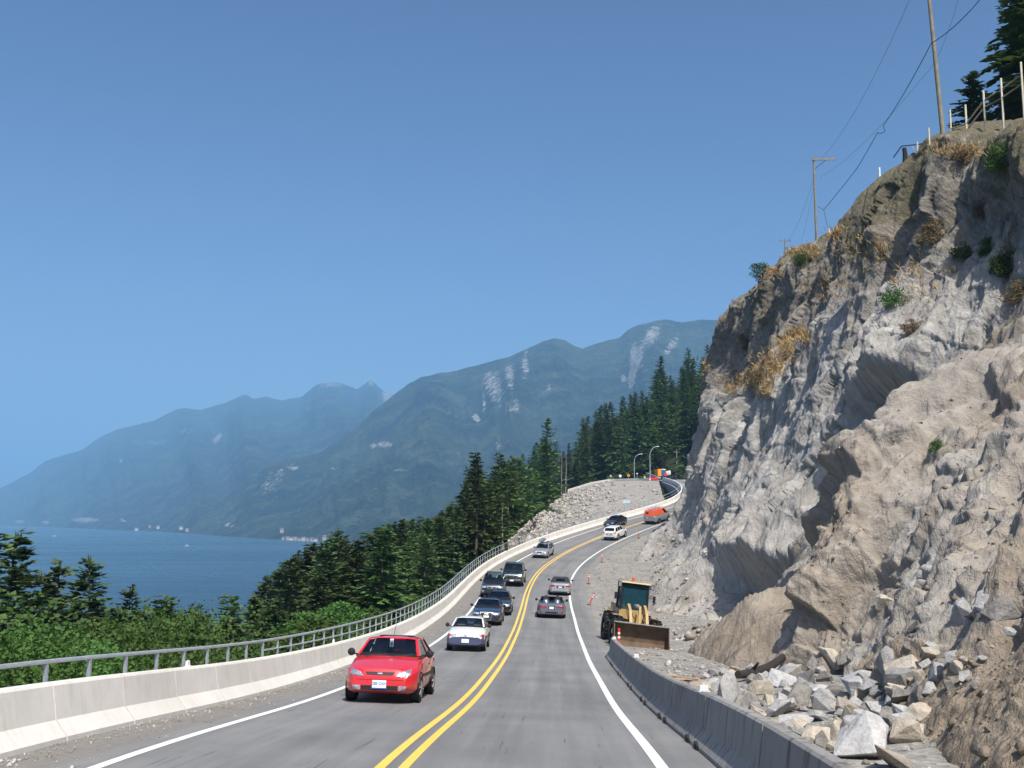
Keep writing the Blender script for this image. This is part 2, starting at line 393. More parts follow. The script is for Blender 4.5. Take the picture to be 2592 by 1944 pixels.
# ------------------------------------------------------------------ rock cut
def rock_mat(name, soil):
    t = NT(name); p = t.pos(); tc = t.n('UVMap').outputs[0]
    mp = t.n('Mapping'); t.t.links.new(tc, mp.inputs[0]); mp.inputs['Scale'].default_value = (1, .22, 1); mp.inputs['Rotation'].default_value = (0, 0, .18); st = mp.outputs[0]
    big = t.noise(p, .11, 5, .6); med = t.noise(p, .7, 6, .68); streak = t.noise(st, .9, 6, .7, .6); fine = t.noise(p, 6, 5, .72); strk2 = t.noise(st, 4.2, 4, .7)
    crack = t.n('TexVoronoi'); crack.feature = 'DISTANCE_TO_EDGE'; crack.inputs['Scale'].default_value = .55; t.t.links.new(t.mix(.35, st, p), crack.inputs['Vector'])
    grey = t.ramp(t.math('ADD', t.math('MULTIPLY', streak, .55), t.math('MULTIPLY', med, .45)), (.3, (.16, .148, .13)), (.45, (.33, .313, .285)), (.6, (.46, .442, .408)), (.75, (.58, .56, .52)))
    tan = t.ramp(t.math('ADD', t.math('MULTIPLY', strk2, .5), t.math('MULTIPLY', med, .5)), (.32, (.165, .13, .095)), (.55, (.315, .262, .198)), (.72, (.47, .412, .335)))
    c = t.mix(t.math('MULTIPLY', t.ramp(big, (.5, 0.0), (.66, .55)), 1.0), grey, tan)
    c = t.mix(t.attr('tan'), c, tan)
    c = t.mix(t.math('MULTIPLY', t.ramp(t.attr('block'), (.15, 1.0), (.75, 0.0)), .42), c, t.mix(.5, c, (.12, .11, .10), 'MULTIPLY'))
    dark = t.ramp(t.math('ADD', t.math('MULTIPLY', strk2, .6), t.math('MULTIPLY', fine, .4)), (.33, (.10, .088, .070)), (.52, (.205, .18, .145)), (.70, (.36, .335, .295)))
    wmask = t.math('ADD', t.attr('weather'), t.math('MULTIPLY', t.math('SUBTRACT', streak, .5), 1.6))
    c = t.mix(t.ramp(wmask, (.44, 0.0), (.74, .85)), c, dark)
    moss = t.ramp(fine, (.35, (.05, .055, .022)), (.6, (.12, .10, .045)), (.75, (.2, .125, .055)))
    c = t.mix(t.ramp(t.math('ADD', t.attr('veg'), t.math('MULTIPLY', t.math('SUBTRACT', med, .5), 1.7)), (.5, 0.0), (.72, .65)), c, moss)
    soilc = t.ramp(t.math('ADD', t.math('MULTIPLY', med, .5), t.math('MULTIPLY', fine, .5)), (.33, (.17, .135, .095)), (.52, (.28, .228, .165)), (.7, (.40, .34, .26)))
    c = t.mix(t.ramp(t.math('ADD', t.attr('soil'), t.math('MULTIPLY', t.math('SUBTRACT', med, .5), 1.2)), (.42, 0.0), (.6, 1.0)), c, soilc)
    c = t.mix(t.math('MULTIPLY', t.ramp(crack.outputs[0], (.0, .8), (.022, 0.0)), t.ramp(med, (.44, 0.0), (.56, 1.0))), c, (.12, .11, .10))
    n = t.bump(strk2, .55, .2, t.bump(fine, .6, .14, t.bump(med, .6, .4)))
    return t.done(c, .92, n, spec=.15)
rock_mat('cliff_rock', 0)

def resample(ctrl, nu, nv, vpar):
    """ctrl (cols, rows, 3) -> smooth grid"""
    ctrl = np.asarray(ctrl, float); nc = ctrl.shape[0]
    q = np.linspace(0, nc - 1, nu); G = np.stack([_cspl(np.arange(nc, dtype=float), ctrl[:, j], q) for j in range(ctrl.shape[1])], 1)
    vt = np.asarray(vpar, float); vq = np.linspace(vt[0], vt[-1], nv)
    out = np.empty((nu, nv, 3))
    for k in range(3):
        out[..., k] = _pchip(vt, G[..., k], vq)
    return out, q, vq
def _pchip(t, Yv, q):
    h = np.diff(t); dl = np.diff(Yv, axis=1) / h; m = np.zeros_like(Yv); m[:, 1:-1] = (dl[:, :-1] * h[1:] + dl[:, 1:] * h[:-1]) / (h[1:] + h[:-1]); m[:, 0] = dl[:, 0]; m[:, -1] = dl[:, -1]
    i = np.clip(np.searchsorted(t, q, side='right') - 1, 0, len(t) - 2); u = (q - t[i]) / h[i]; H = h[i]
    return (Yv[:, i] * (2 * u ** 3 - 3 * u ** 2 + 1) + m[:, i] * H * (u ** 3 - 2 * u ** 2 + u) + Yv[:, i + 1] * (-2 * u ** 3 + 3 * u ** 2) + m[:, i + 1] * H * (u ** 3 - u ** 2))
def normals(G):
    du = np.gradient(G, axis=0); dv = np.gradient(G, axis=1); n = np.cross(du, dv); n /= np.linalg.norm(n, axis=-1, keepdims=True) + 1e-9
    return n

# main face: foot and crest columns run from behind the far nose round to the near end
FOOT = [(48, 168, 2), (33, 154, -.8), (25.2, 143, -2.6), (17.3, 131, -4.6), (15.0, 118, -6.0), (13.0, 104, -7.0), (11.4, 90, -7.4), (10.2, 76, -7.5), (9.3, 64, -7.2), (8.9, 55, -6.9), (10.2, 47.5, -6.6), (12.2, 43.2, -6.4), (15.5, 40.5, -6.2), (20, 37, -6), (27, 31, -5)]
CREST = [(57, 176, 23), (39, 147, 24), (31.8, 136, 24), P(1842, 818, 126.5), P(1914, 712, 119), P(1968, 668, 112), P(2067, 614, 105), P(2130, 536, 98), P(2190, 486, 93), P(2258, 424, 85), P(2300, 398, 80), P(2390, 376, 73), P(2500, 366, 67), P(2592, 352, 62), P(2800, 300, 54)]
AH = {0: 0, .12: .25, .25: .42, .5: .63, .75: .81, 1: 1}
vp = [-.12, 0, .12, .25, .5, .75, 1.0, 1.18, 1.45]
ctrl = []
for f, c in zip(FOOT, CREST):
    f = np.array(f, float); c = np.array(c, float); col = []
    out = (f - c) * np.array([1, 1, 0]); out /= np.linalg.norm(out)
    for v in vp:
        if v < 0: q = f + out * .8 - np.array([0, 0, 2.5])
        elif v <= 1:
            a = np.interp(v, list(AH), list(AH.values())); q = np.array([f[0] + (c[0] - f[0]) * a, f[1] + (c[1] - f[1]) * a, f[2] + (c[2] - f[2]) * v])
        else:
            k = (v - 1) / .45; q = c + np.array([26, 7, 9.5]) * k
        col.append(q)
    ctrl.append(col)
def slabs(q, Q, k, a2, a1, drop, wob=.8):
    """slab ledges along the strata and the blocks the cross joints cut them into: (sawtooth, block offset, block random)"""
    t2 = q[..., 1] * a2 + wob * fbm(Q * a2 * .28, 3, k); sid = np.floor(t2); f = t2 - sid
    saw = np.where(f < 1 - drop, f / (1 - drop), (1 - f) / drop)
    h1 = _h(sid.astype(np.int64), sid.astype(np.int64) * 0 + k, sid.astype(np.int64) * 0 + 3, k)
    t1 = q[..., 0] * a1 * (.6 + .8 * h1) + h1 * 37 + .5 * fbm(Q * a1 * .6, 2, k + 5); bid = np.floor(t1)
    blk = _h(sid.astype(np.int64), bid.astype(np.int64), sid.astype(np.int64) * 0 + 9, k + 1)
    return saw - .5, blk - .5, blk
def blur(D, n=1):
    for _ in range(n):
        p = np.pad(D, 1, mode='edge'); D = (p[:-2, 1:-1] + p[2:, 1:-1] + 2 * p[1:-1, 1:-1]) / 4; p = np.pad(D, 1, mode='edge'); D = (p[1:-1, :-2] + p[1:-1, 2:] + 2 * p[1:-1, 1:-1]) / 4
    return D
NUA, NVA = 900, 540
A, ua, va = resample(ctrl, NUA, NVA, vp); U, Vv = np.meshgrid(ua, va, indexing='ij')
nA = normals(A)
if nA[NUA // 2, NVA // 2] @ np.array([-1, -.3, .3]) < 0: nA = -nA
# strata frame: along the face direction the slabs run from upper near to lower far
e1 = np.array([.70, .04, .68]); e1 /= np.linalg.norm(e1); e3 = np.array([-.80, -.15, .45]); e3 -= e1 * (e3 @ e1); e3 /= np.linalg.norm(e3); e2 = np.cross(e1, e3)
def strat(Q): return np.stack([Q @ e1, Q @ e2, Q @ e3], -1)
q = strat(A)
w1 = .9 * fbm(q * np.array([.03, .07, .05]), 4, 41) + .35 * fbm(q * np.array([.06, .22, .1]), 3, 44, ridged=True)
warp = q + .45 * np.stack([fbm(A * .35, 2, 50), fbm(A * .35, 2, 52), fbm(A * .35, 2, 54)], -1)
f1 = facets(warp * np.array([.07, .17, .13]), 60, 1.6)
f2 = facets(warp * np.array([.22, .52, .4]), 70, 1.5)
f3 = facets(warp * np.array([.75, 1.6, 1.2]), 80, 1.4)
low = sstep(.75, .2, Vv)
rub = np.clip(.35 + .9 * fbm(A * .12, 3, 91), 0, 1)
s1, b1, k1 = slabs(warp, A, 131, .26, .20, .10, 1.5); s2, b2, k2 = slabs(warp, A, 141, .85, .62, .25, 1.3); msk = np.clip(.55 + 1.2 * fbm(A * .07, 3, 145), 0, 1)
D = w1 + sstep(.04, .2, Vv + .05 * fbm(A * .2, 2, 147)) * (.42 * s1 * (.3 + .7 * msk) + 1.15 * b1 * (.4 + .6 * msk) * (1 - .75 * sstep(.72, .95, Vv)) + (.16 * s2 + .5 * b2) * (.3 + .7 * msk)) - 2.5 * (f1 - f1.mean()) - .9 * (f2 - f2.mean()) * (.5 + .5 * rub) - .25 * (f3 - f3.mean()) * (.3 + .7 * rub) - .2 * facets(warp * np.array([.8, 3.0, 2.0]), 88, 1.5) + .16 * -facets(warp * np.array([2.0, 4.2, 3.4]), 96, 1.5) * (.3 + .7 * rub) + .12 * fbm(q * np.array([.5, 3, 3]), 4, 95, .6)
# hollows: (photo pixel, distance, radius across, radius along the slope, depth)
def hollow(px, py, Z, ru, rv, d, ref=None):
    c = P(px, py, Z); dq = strat(A) - strat(c[None])[0]; t_ = dq[..., 0] / rv; w = np.exp(-(dq[..., 1] / ru) ** 4) * sstep(-1.3, .7, t_) * (1 - sstep(.7, 1.05, t_))
    return -d * w
D += hollow(1735, 1500, 68, 8.5, 5.2, 4.6) + hollow(1800, 1560, 56, 3.0, 3.6, 2.6) + hollow(1690, 1430, 95, 3.5, 5.5, 3.0) + hollow(2090, 1170, 64, 4.2, 6.5, 4.6) + hollow(1820, 1130, 108, 2.4, 8.0, 2.2) + hollow(1905, 1330, 64, 2.6, 3.4, 2.2) + hollow(2290, 960, 74, 1.5, 13, 2.8) + hollow(2430, 850, 68, 1.4, 13, 2.6) + hollow(2150, 720, 92, 1.4, 10, 1.8) + hollow(1960, 840, 112, 1.5, 10, 1.8) + hollow(2330, 480, 80, 2.2, 4, 2.0)
D *= sstep(-.08, .05, Vv) * .55 + .45; D *= 1 - .55 * sstep(.97, 1.08, Vv)
A2 = A + nA * D[..., None]
meA = np_mesh('rock_face', A2.reshape(-1, 3), grid_faces(NUA, NVA), False)
seg = np.linalg.norm(np.diff(A[:, NVA // 3], axis=0), axis=1); ulen = np.concatenate([[0], np.cumsum(seg)]); vl = np.concatenate([[0], np.cumsum(np.linalg.norm(np.diff(A[NUA // 2], axis=0), axis=1))])
set_uv(meA, np.stack(np.broadcast_arrays(ulen[:, None], vl[None, :]), -1).reshape(-1, 2))
near = sstep(9, 13, U)
set_attr(meA, 'block', .55 * k1 + .45 * k2)
set_attr(meA, 'weather', np.clip(sstep(.42, .95, Vv + .12 * fbm(A * .06, 3, 101) + .10 * sstep(6, 3, U)) * .85 + .13, 0, 1))
set_attr(meA, 'veg', np.clip(sstep(.55, 1.0, Vv + .25 * fbm(A * .09, 3, 111) - .02) * (.62 + .28 * sstep(5, 9, U)) + .32 * sstep(1.0, 1.06, Vv), 0, 1))
set_attr(meA, 'tan', np.clip(.9 * sstep(.3, .02, Vv) * sstep(7, 10, U) * (.5 + fbm(A * .2, 3, 121)), 0, 1))
set_attr(meA, 'soil', np.clip(.75 * sstep(.09, .0, Vv) * (.6 + .5 * fbm(A * .3, 2, 125)), 0, 1))
cliff = link('cliff', meA, MATS['cliff_rock']); tag(cliff, 'tall grey blasted rock face above the gravel margin', 'cliff')
CLIFF_LO = A2[::4, ::4]

# nearer brown spur
v2p = [-.15, 0, .25, .5, .7, .85, 1.0, 1.3]
SP = [[(10.4, 41, -6.1), (11.4, 42.2, -3.3), (12.7, 45, .2), (16.5, 49, 3.1), (19.8, 52, 5.5), (28, 57, 9.5)],
      [(10.0, 36.5, -5.7), (12.3, 38.5, -2.9), (15.0, 41.5, .6), (18.6, 45, 3.7), (22.3, 48, 6.3), (31, 53, 10.6)],
      [(9.4, 31.5, -5.3), (12.2, 33.2, -2.7), (15.7, 36, .8), (19.8, 39.5, 4.2), (24.5, 42.5, 7.2), (34, 47.5, 12)],
      [(8.5, 26.5, -4.8), (11.3, 28, -2.4), (15.2, 30.5, .9), (20, 33.5, 4.6), (26, 36.5, 8.2), (36, 41, 13)],
      [(7.5, 21.5, -4.2), (10.2, 23, -2.0), (14.6, 25.2, 1.2), (20, 28, 5.2), (27, 31, 9.4), (37, 35, 14.5)],
      [(6.6, 16.5, -3.55), (9.1, 17.6, -1.6), (13.4, 19.6, 1.5), (19.5, 22.5, 5.8), (27, 25, 10), (38, 28, 15)],
      [(5.9, 11, -2.9), (8.2, 12, -1.1), (12.5, 13.5, 2.0), (19, 16, 6.4), (27, 18, 10.6), (38, 21, 15.6)],
      [(5.4, 4, -2.2), (7.6, 4.5, -.3), (12, 5.5, 2.9), (19, 7, 7.4), (27, 9, 11.6), (38, 11, 16.6)],
      [(5.0, -6, -1.3), (7.2, -6, .7), (12, -6, 4.0), (19, -6, 8.5), (27, -5, 12.6), (38, -4, 17.6)]]
side = []
for c in SP:
    c = [np.array(x, float) for x in c]
    side.append([c[0] + np.array([-.9, -.3, -1.6])] + c + [c[-1] + np.array([14, 5, 5])])
edge0 = [p + np.array([3.2, 5.0, -3.5]) for p in side[0]]; edge00 = [p + np.array([7, 9, -9]) for p in side[0]]
side = [edge00, edge0] + side
NUB, NVB = 640, 400
B, ub, vb = resample(side, NUB, NVB, v2p); UB, VB = np.meshgrid(ub, vb, indexing='ij'); nB = normals(B)
if nB[250, 120] @ np.array([-.6, -.4, .6]) < 0: nB = -nB
qb = strat(B); warpb = qb + .4 * np.stack([fbm(B * .4, 2, 150), fbm(B * .4, 2, 152), fbm(B * .4, 2, 154)], -1)
soilB = sstep(5.6, 7.2, UB + .8 * fbm(B * .15, 3, 160)) * 1.0
soilB = np.clip(soilB + .0 + .85 * sstep(.28, .05, VB) * sstep(3.2, 4.2, UB) + .35 * fbm(B * .16, 3, 163), 0, 1)
rockB = 1 - soilB
g1 = facets(warpb * np.array([.11, .24, .2]), 160, 1.6); g2 = facets(warpb * np.array([.36, .75, .6]), 170, 1.5); g3 = facets(warpb * np.array([1.2, 2.2, 1.8]), 180, 1.4)
clod = facets(B * 3.2, 190, 1.2); clod2 = facets(B * 1.3, 195, 1.2)
s1, b1, kb1 = slabs(warpb, B, 231, .36, .26, .14, 1.4); s2, b2, kb2 = slabs(warpb, B, 241, 1.1, .8, .3, 1.2)
DB = rockB * (.35 * s1 + .12 * s2 + blur(1.0 * b1 + .42 * b2, 1)) + .8 * fbm(B * .1, 3, 165) + rockB * (-2.6 * (g1 - g1.mean()) - .6 * (g2 - g2.mean()) - .2 * (g3 - g3.mean()) - .12 * facets(warpb * np.array([3., 5, 4]), 186, 1.5)) + soilB * (.07 * clod + .06 * clod2 + .06 * facets(B * 6, 198, 1.3) + .3 * fbm(B * .35, 3, 168)) + .06 * fbm(B * 3, 3, 169)
DB *= sstep(-.1, .06, VB) * .6 + .4
B2 = B + nB * DB[..., None]
meB = np_mesh('rock_spur', B2.reshape(-1, 3), grid_faces(NUB, NVB), False)
ul2 = np.concatenate([[0], np.cumsum(np.linalg.norm(np.diff(B[:, NVB // 3], axis=0), axis=1))]); vl2 = np.concatenate([[0], np.cumsum(np.linalg.norm(np.diff(B[NUB // 2], axis=0), axis=1))])
set_uv(meB, np.stack(np.broadcast_arrays(ul2[:, None], vl2[None, :]), -1).reshape(-1, 2))
set_attr(meB, 'block', .5 * kb1 + .5 * kb2); set_attr(meB, 'weather', np.clip(.3 * sstep(.6, 1.0, VB) + .27 + .2 * fbm(B * .1, 2, 171), 0, 1)); set_attr(meB, 'veg', np.clip(.35 * sstep(.75, 1.05, VB), 0, 1))
set_attr(meB, 'tan', np.clip(.52 + 1.1 * fbm(B * .12, 3, 175) + .25 * sstep(.1, .5, VB), 0, 1)); set_attr(meB, 'soil', np.clip(soilB * .9 + .06, 0, 1))
spur = link('rock_spur', meB, MATS['cliff_rock']); tag(spur, 'brown spur of broken rock and bare soil behind the boulders', 'rock')
SPUR_LO = B2[::3, ::3]

def bvh_grid(G): return BVHTree.FromPolygons([tuple(v) for v in G.reshape(-1, 3)], [tuple(f) for f in grid_faces(G.shape[0], G.shape[1])])
BV = [bvh_grid(CLIFF_LO), bvh_grid(SPUR_LO), bvh_grid(GV[::2, ::2])]
def cast(px, py, which=(0, 1, 2)):
    d = Vector(P(px, py, 1.0)).normalized(); best = None
    for i in which:
        h = BV[i].ray_cast(Vector((0, 0, 0)), d)
        if h[0] is not None and (best is None or h[3] < best[3]): best = h
    return best
def down(x, y, which=(0, 1, 2), z0=80):
    best = None
    for i in which:
        h = BV[i].ray_cast(Vector((x, y, z0)), Vector((0, 0, -1)))
        if h[0] is not None and (best is None or h[0].z > best.z): best = h[0]
    return best
# ------------------------------------------------------------------ sea, mountains, haze
def mat_water():
    t = NT('sea_water'); p = t.pos((1, 1, 1)); p2 = t.pos((.35, 1.6, 1)); n = t.noise(p2, .12, 5, .65); n2 = t.noise(p2, .012, 3); big = t.noise(t.pos((.3, 1, 1)), .003, 4)
    c = t.mix(t.ramp(big, (.4, 0.0), (.65, 1.0)), (.010, .038, .062), (.02, .062, .09))
    wv = t.noise(t.pos((.12, 1.4, 1)), .006, 5, .7); return t.done(c, t.math('ADD', .12, t.math('MULTIPLY', wv, .3)), t.bump(n, .8, 1.4, t.bump(n2, .7, 5)), spec=.5)
mat_water()
bm = MB(); bm.add([(-22000, -3800, SEA), (16000, -3800, SEA), (16000, 21500, SEA), (-22000, 21500, SEA)], [(0, 1, 2, 3)])
sea = bm.build('sea', MATS['sea_water']); tag(sea, 'calm blue sound below the road', kind='structure')

def mat_mountain():
    t = NT('forested_mountain'); p = t.pos(); n = t.noise(p, .006, 6, .65); f = t.noise(p, .05, 4, .7); m = t.noise(p, .0016, 4)
    c = t.ramp(t.math('ADD', t.math('MULTIPLY', n, .6), t.math('MULTIPLY', f, .4)), (.38, (.004, .008, .006)), (.5, (.022, .034, .022)), (.6, (.068, .085, .052)))
    c = t.mix(t.ramp(m, (.5, 0.0), (.66, .6)), c, (.055, .075, .035))
    v = t.pos((1, 1, .22)); rk = t.noise(v, .03, 6, .8)
    rock = t.ramp(rk, (.35, (.14, .13, .12)), (.55, (.40, .38, .35)), (.7, (.58, .55, .5)))
    c = t.mix(t.ramp(t.math('ADD', t.attr('rock'), t.math('MULTIPLY', t.math('SUBTRACT', rk, .5), 3.4)), (.5, 0.0), (.66, .75)), c, rock)
    return t.done(c, .95, t.bump(f, 1.0, 22, t.bump(n, 1.0, 80)), spec=.05)
mat_mountain()
_sx = [-900, 0, 100, 250, 400, 600, 820, 1000, 1400, 2400]; _sy = [1322, 1330, 1333, 1340, 1346, 1360, 1372, 1378, 1385, 1390]
def shore_Z(px): return F * (-SEA) / (np.interp(px, _sx, _sy) - HY)
def mountain(name, label, ridge, Zr_x, Zr, foot_add, nu, nv, rocks, seed, rav=70, spur=None):
    rx, ry = np.array(ridge, float).T; px = np.linspace(rx[0], rx[-1], nu); py = np.interp(px, rx, ry) + 2.0 * fbm(np.stack([px / 14, 0 * px, 0 * px], -1), 4, seed + 3)
    zr = np.interp(px, Zr_x, Zr); top = np.stack([P(a, b, c) for a, b, c in zip(px, py, zr)])
    Zf = np.minimum(shore_Z(px) + foot_add, zr - 250); bot = np.stack([P(a, HY, c) for a, c in zip(px, Zf)]); bot[:, 2] = SEA - 4
    v = np.linspace(0, 1, nv); vv = v[None, :, None]
    G = bot[:, None] * (1 - vv) + top[:, None] * vv
    prof = (.55 * v + .45 * v ** 2.0)[None, :]
    zspan = (top[:, 2] - bot[:, 2])[:, None]
    G[..., 2] = bot[:, None, 2] + zspan * prof
    k = (4 * v * (1 - v))[None, :] ** .8
    uu = px[:, None] / 2650 * zr[:, None]
    rv = fbm(np.stack(np.broadcast_arrays(uu / 420 + .25 * v[None, :], .9 * v[None, :] + 0 * uu, 0 * uu), -1), 5, seed, .55, True)
    amp = np.minimum(rav, zspan * .16)
    G[..., 2] += (rv * amp + 45 * fbm(G / 330., 4, seed + 7) + 18 * fbm(G / 80., 4, seed + 9)) * k
    G[..., 1] -= rv * amp * 1.1 * k
    back = top + np.array([0, 1500, 0]); back[:, 2] = SEA - 4
    G = np.concatenate([G, back[:, None]], 1)
    me = np_mesh(name, G.reshape(-1, 3), grid_faces(nu, nv + 1)[:, ::-1], True)
    # bare rock patches and slides: photo pixel centre, half sizes
    fwd = G[..., 1] * math.cos(TH) + G[..., 2] * math.sin(TH); up = -G[..., 1] * math.sin(TH) + G[..., 2] * math.cos(TH)
    U_ = CX + F * G[..., 0] / fwd; V_ = CY - F * up / fwd; R = np.zeros(U_.shape)
    for (a, b, wa, wb, s, sl) in rocks:
        d = ((U_ - a - sl * (V_ - b)) / wa) ** 2 + ((V_ - b) / wb) ** 2; R = np.maximum(R, s * np.exp(-d ** 1.5))
    set_attr(me, 'rock', R); o = link(name, me, MATS['forested_mountain']); tag(o, label, kind='structure')
    return o
far_ridge = [(-900, 1260), (-400, 1250), (-120, 1262), (0, 1236), (70, 1201), (117, 1166), (211, 1137), (252, 1107), (305, 1084), (387, 1066), (445, 1037), (475, 1033), (510, 1037), (574, 1019), (609, 1002), (618, 999), (628, 1000), (640, 1010), (674, 1004), (715, 1013), (762, 1005), (797, 977), (806, 972), (843, 966), (873, 972), (905, 986), (925, 970), (938, 961), (948, 968), (965, 985), (990, 999), (1020, 1003), (1100, 990), (1250, 1010), (1500, 1040)]
mountain('mountain', 'hazy blue far mountain range with twin rocky peaks across the sound', far_ridge, [-900, 0, 500, 950, 1500], [14000, 11500, 9800, 9400, 9600], 150, 420, 90,
         [(550, 1109, 7, 16, 1.2, -.7), (305, 1167, 6, 5, 1, 0), (985, 1010, 16, 22, 1.0, .5), (840, 972, 50, 9, .55, 0), (940, 968, 12, 10, .7, 0), (390, 1120, 28, 6, .5, 0), (470, 1092, 30, 6, .45, 0), (780, 1035, 8, 8, .5, 0), (215, 1316, 34, 6, 1.3, -.2), (50, 1320, 14, 4, 1.1, 0), (115, 1322, 12, 4, 1.0, 0), (312, 1317, 12, 4, 1.0, 0)], 301, 110)
near_ridge = [(430, 1338), (470, 1326), (540, 1290), (600, 1238), (649, 1206), (675, 1173), (737, 1163), (808, 1147), (860, 1115), (906, 1082), (942, 1043), (994, 1001), (1033, 972), (1065, 955), (1108, 945), (1153, 939), (1226, 919), (1279, 906), (1332, 884), (1375, 863), (1405, 856), (1428, 859), (1455, 876), (1475, 883), (1508, 869), (1564, 856), (1591, 835), (1617, 823), (1664, 810), (1690, 810), (1730, 816), (1776, 809), (1830, 812), (1950, 840), (2200, 860), (2500, 900)]
mountain('mountain', 'forested nearer mountain with pale rock slides across the sound', near_ridge, [430, 600, 800, 1000, 1400, 2500], [5000, 4700, 4900, 5300, 5600, 5600], 60, 520, 130,
         [(1250, 975, 26, 42, .75, .1), (1330, 925, 10, 34, .8, 0), (1290, 950, 14, 40, .7, 0), (1206, 1058, 9, 11, 1.2, .3), (1610, 905, 18, 38, 1.0, -.1), (1600, 950, 9, 34, 1.2, -.1), (1650, 850, 22, 34, .8, -.5), (1700, 875, 12, 26, .8, -.6), (1580, 960, 10, 10, .8, 0), (1300, 1030, 24, 20, .55, 0), (1225, 1020, 5, 30, .7, 0), (1265, 1010, 5, 24, .7, 0),
          (690, 1220, 24, 40, .5, -.6), (740, 1183, 20, 8, .6, 0), (975, 1125, 18, 8, 1.1, 0), (945, 1127, 10, 9, .8, 0), (1010, 1190, 22, 5, .6, 0), (850, 1185, 16, 6, .5, 0), (510, 1322, 24, 5, .9, 0), (580, 1329, 14, 5, .9, 0), (650, 1327, 26, 7, .9, 0), (1390, 980, 6, 14, .6, 0), (1260, 1130, 10, 16, .6, 0), (1370, 1210, 30, 8, .4, 0)], 401, 90)

# even haze in a closed box round the camera and the scene
hz = bpy.data.materials.new('haze_air'); hz.use_nodes = True; nt = hz.node_tree; nt.nodes.clear()
ho = nt.nodes.new('ShaderNodeOutputMaterial'); pv = nt.nodes.new('ShaderNodeVolumePrincipled'); nt.links.new(pv.outputs[0], ho.inputs['Volume'])
pv.inputs['Color'].default_value = (.28, .60, 1.0, 1); pv.inputs['Density'].default_value = 1.2e-4; pv.inputs['Anisotropy'].default_value = -0.12
hb = MB(); hb.box((-3000, 9500, (SEA - 8 + 1400) / 2), (42000, 27000, 1400 - (SEA - 8)))
ho_ = hb.build('haze', hz); tag(ho_, 'pale blue summer haze over the sound', kind='stuff')
# ------------------------------------------------------------------ trees
def mat_leaf(name, dark, mid, light, tr=.22):
    t = NT(name); p = t.pos(obj=True); oi = t.n('ObjectInfo'); n = t.noise(p, .9, 4, .6); f = t.noise(p, 5, 3)
    c = t.ramp(t.math('ADD', t.math('MULTIPLY', n, .6), t.math('MULTIPLY', f, .4)), (.3, dark), (.5, mid), (.7, light))
    hs = t.n('HueSaturation'); t.t.links.new(c, hs.inputs['Color'])
    t.t.links.new(t.math('ADD', .475, t.math('MULTIPLY', oi.outputs['Random'], .05)), hs.inputs['Hue']); t.t.links.new(t.math('ADD', .6, t.math('MULTIPLY', oi.outputs['Random'], .85)), hs.inputs['Value'])
    t.done(hs.outputs[0], .65, spec=.25)
    tl = t.n('BsdfTranslucent'); t.t.links.new(hs.outputs[0], tl.inputs[0]); mx = t.n('MixShader'); mx.inputs[0].default_value = tr
    t.t.links.new(t.b.outputs[0], mx.inputs[1]); t.t.links.new(tl.outputs[0], mx.inputs[2]); t.t.links.new(mx.outputs[0], t.out.inputs[0])
mat_leaf('conifer_needles', (.030, .054, .016), (.072, .115, .031), (.145, .19, .058))
mat_leaf('broad_leaves', (.030, .066, .014), (.066, .128, .026), (.125, .20, .046), .3)
mat_leaf('dry_leaves', (.085, .055, .03), (.16, .11, .06), (.25, .185, .105), .2)
varied('bark', (.13, .10, .075), .95, .35, 4, bump=.6); varied('dead_wood', (.34, .30, .25), .95, .3, 4, bump=.5)

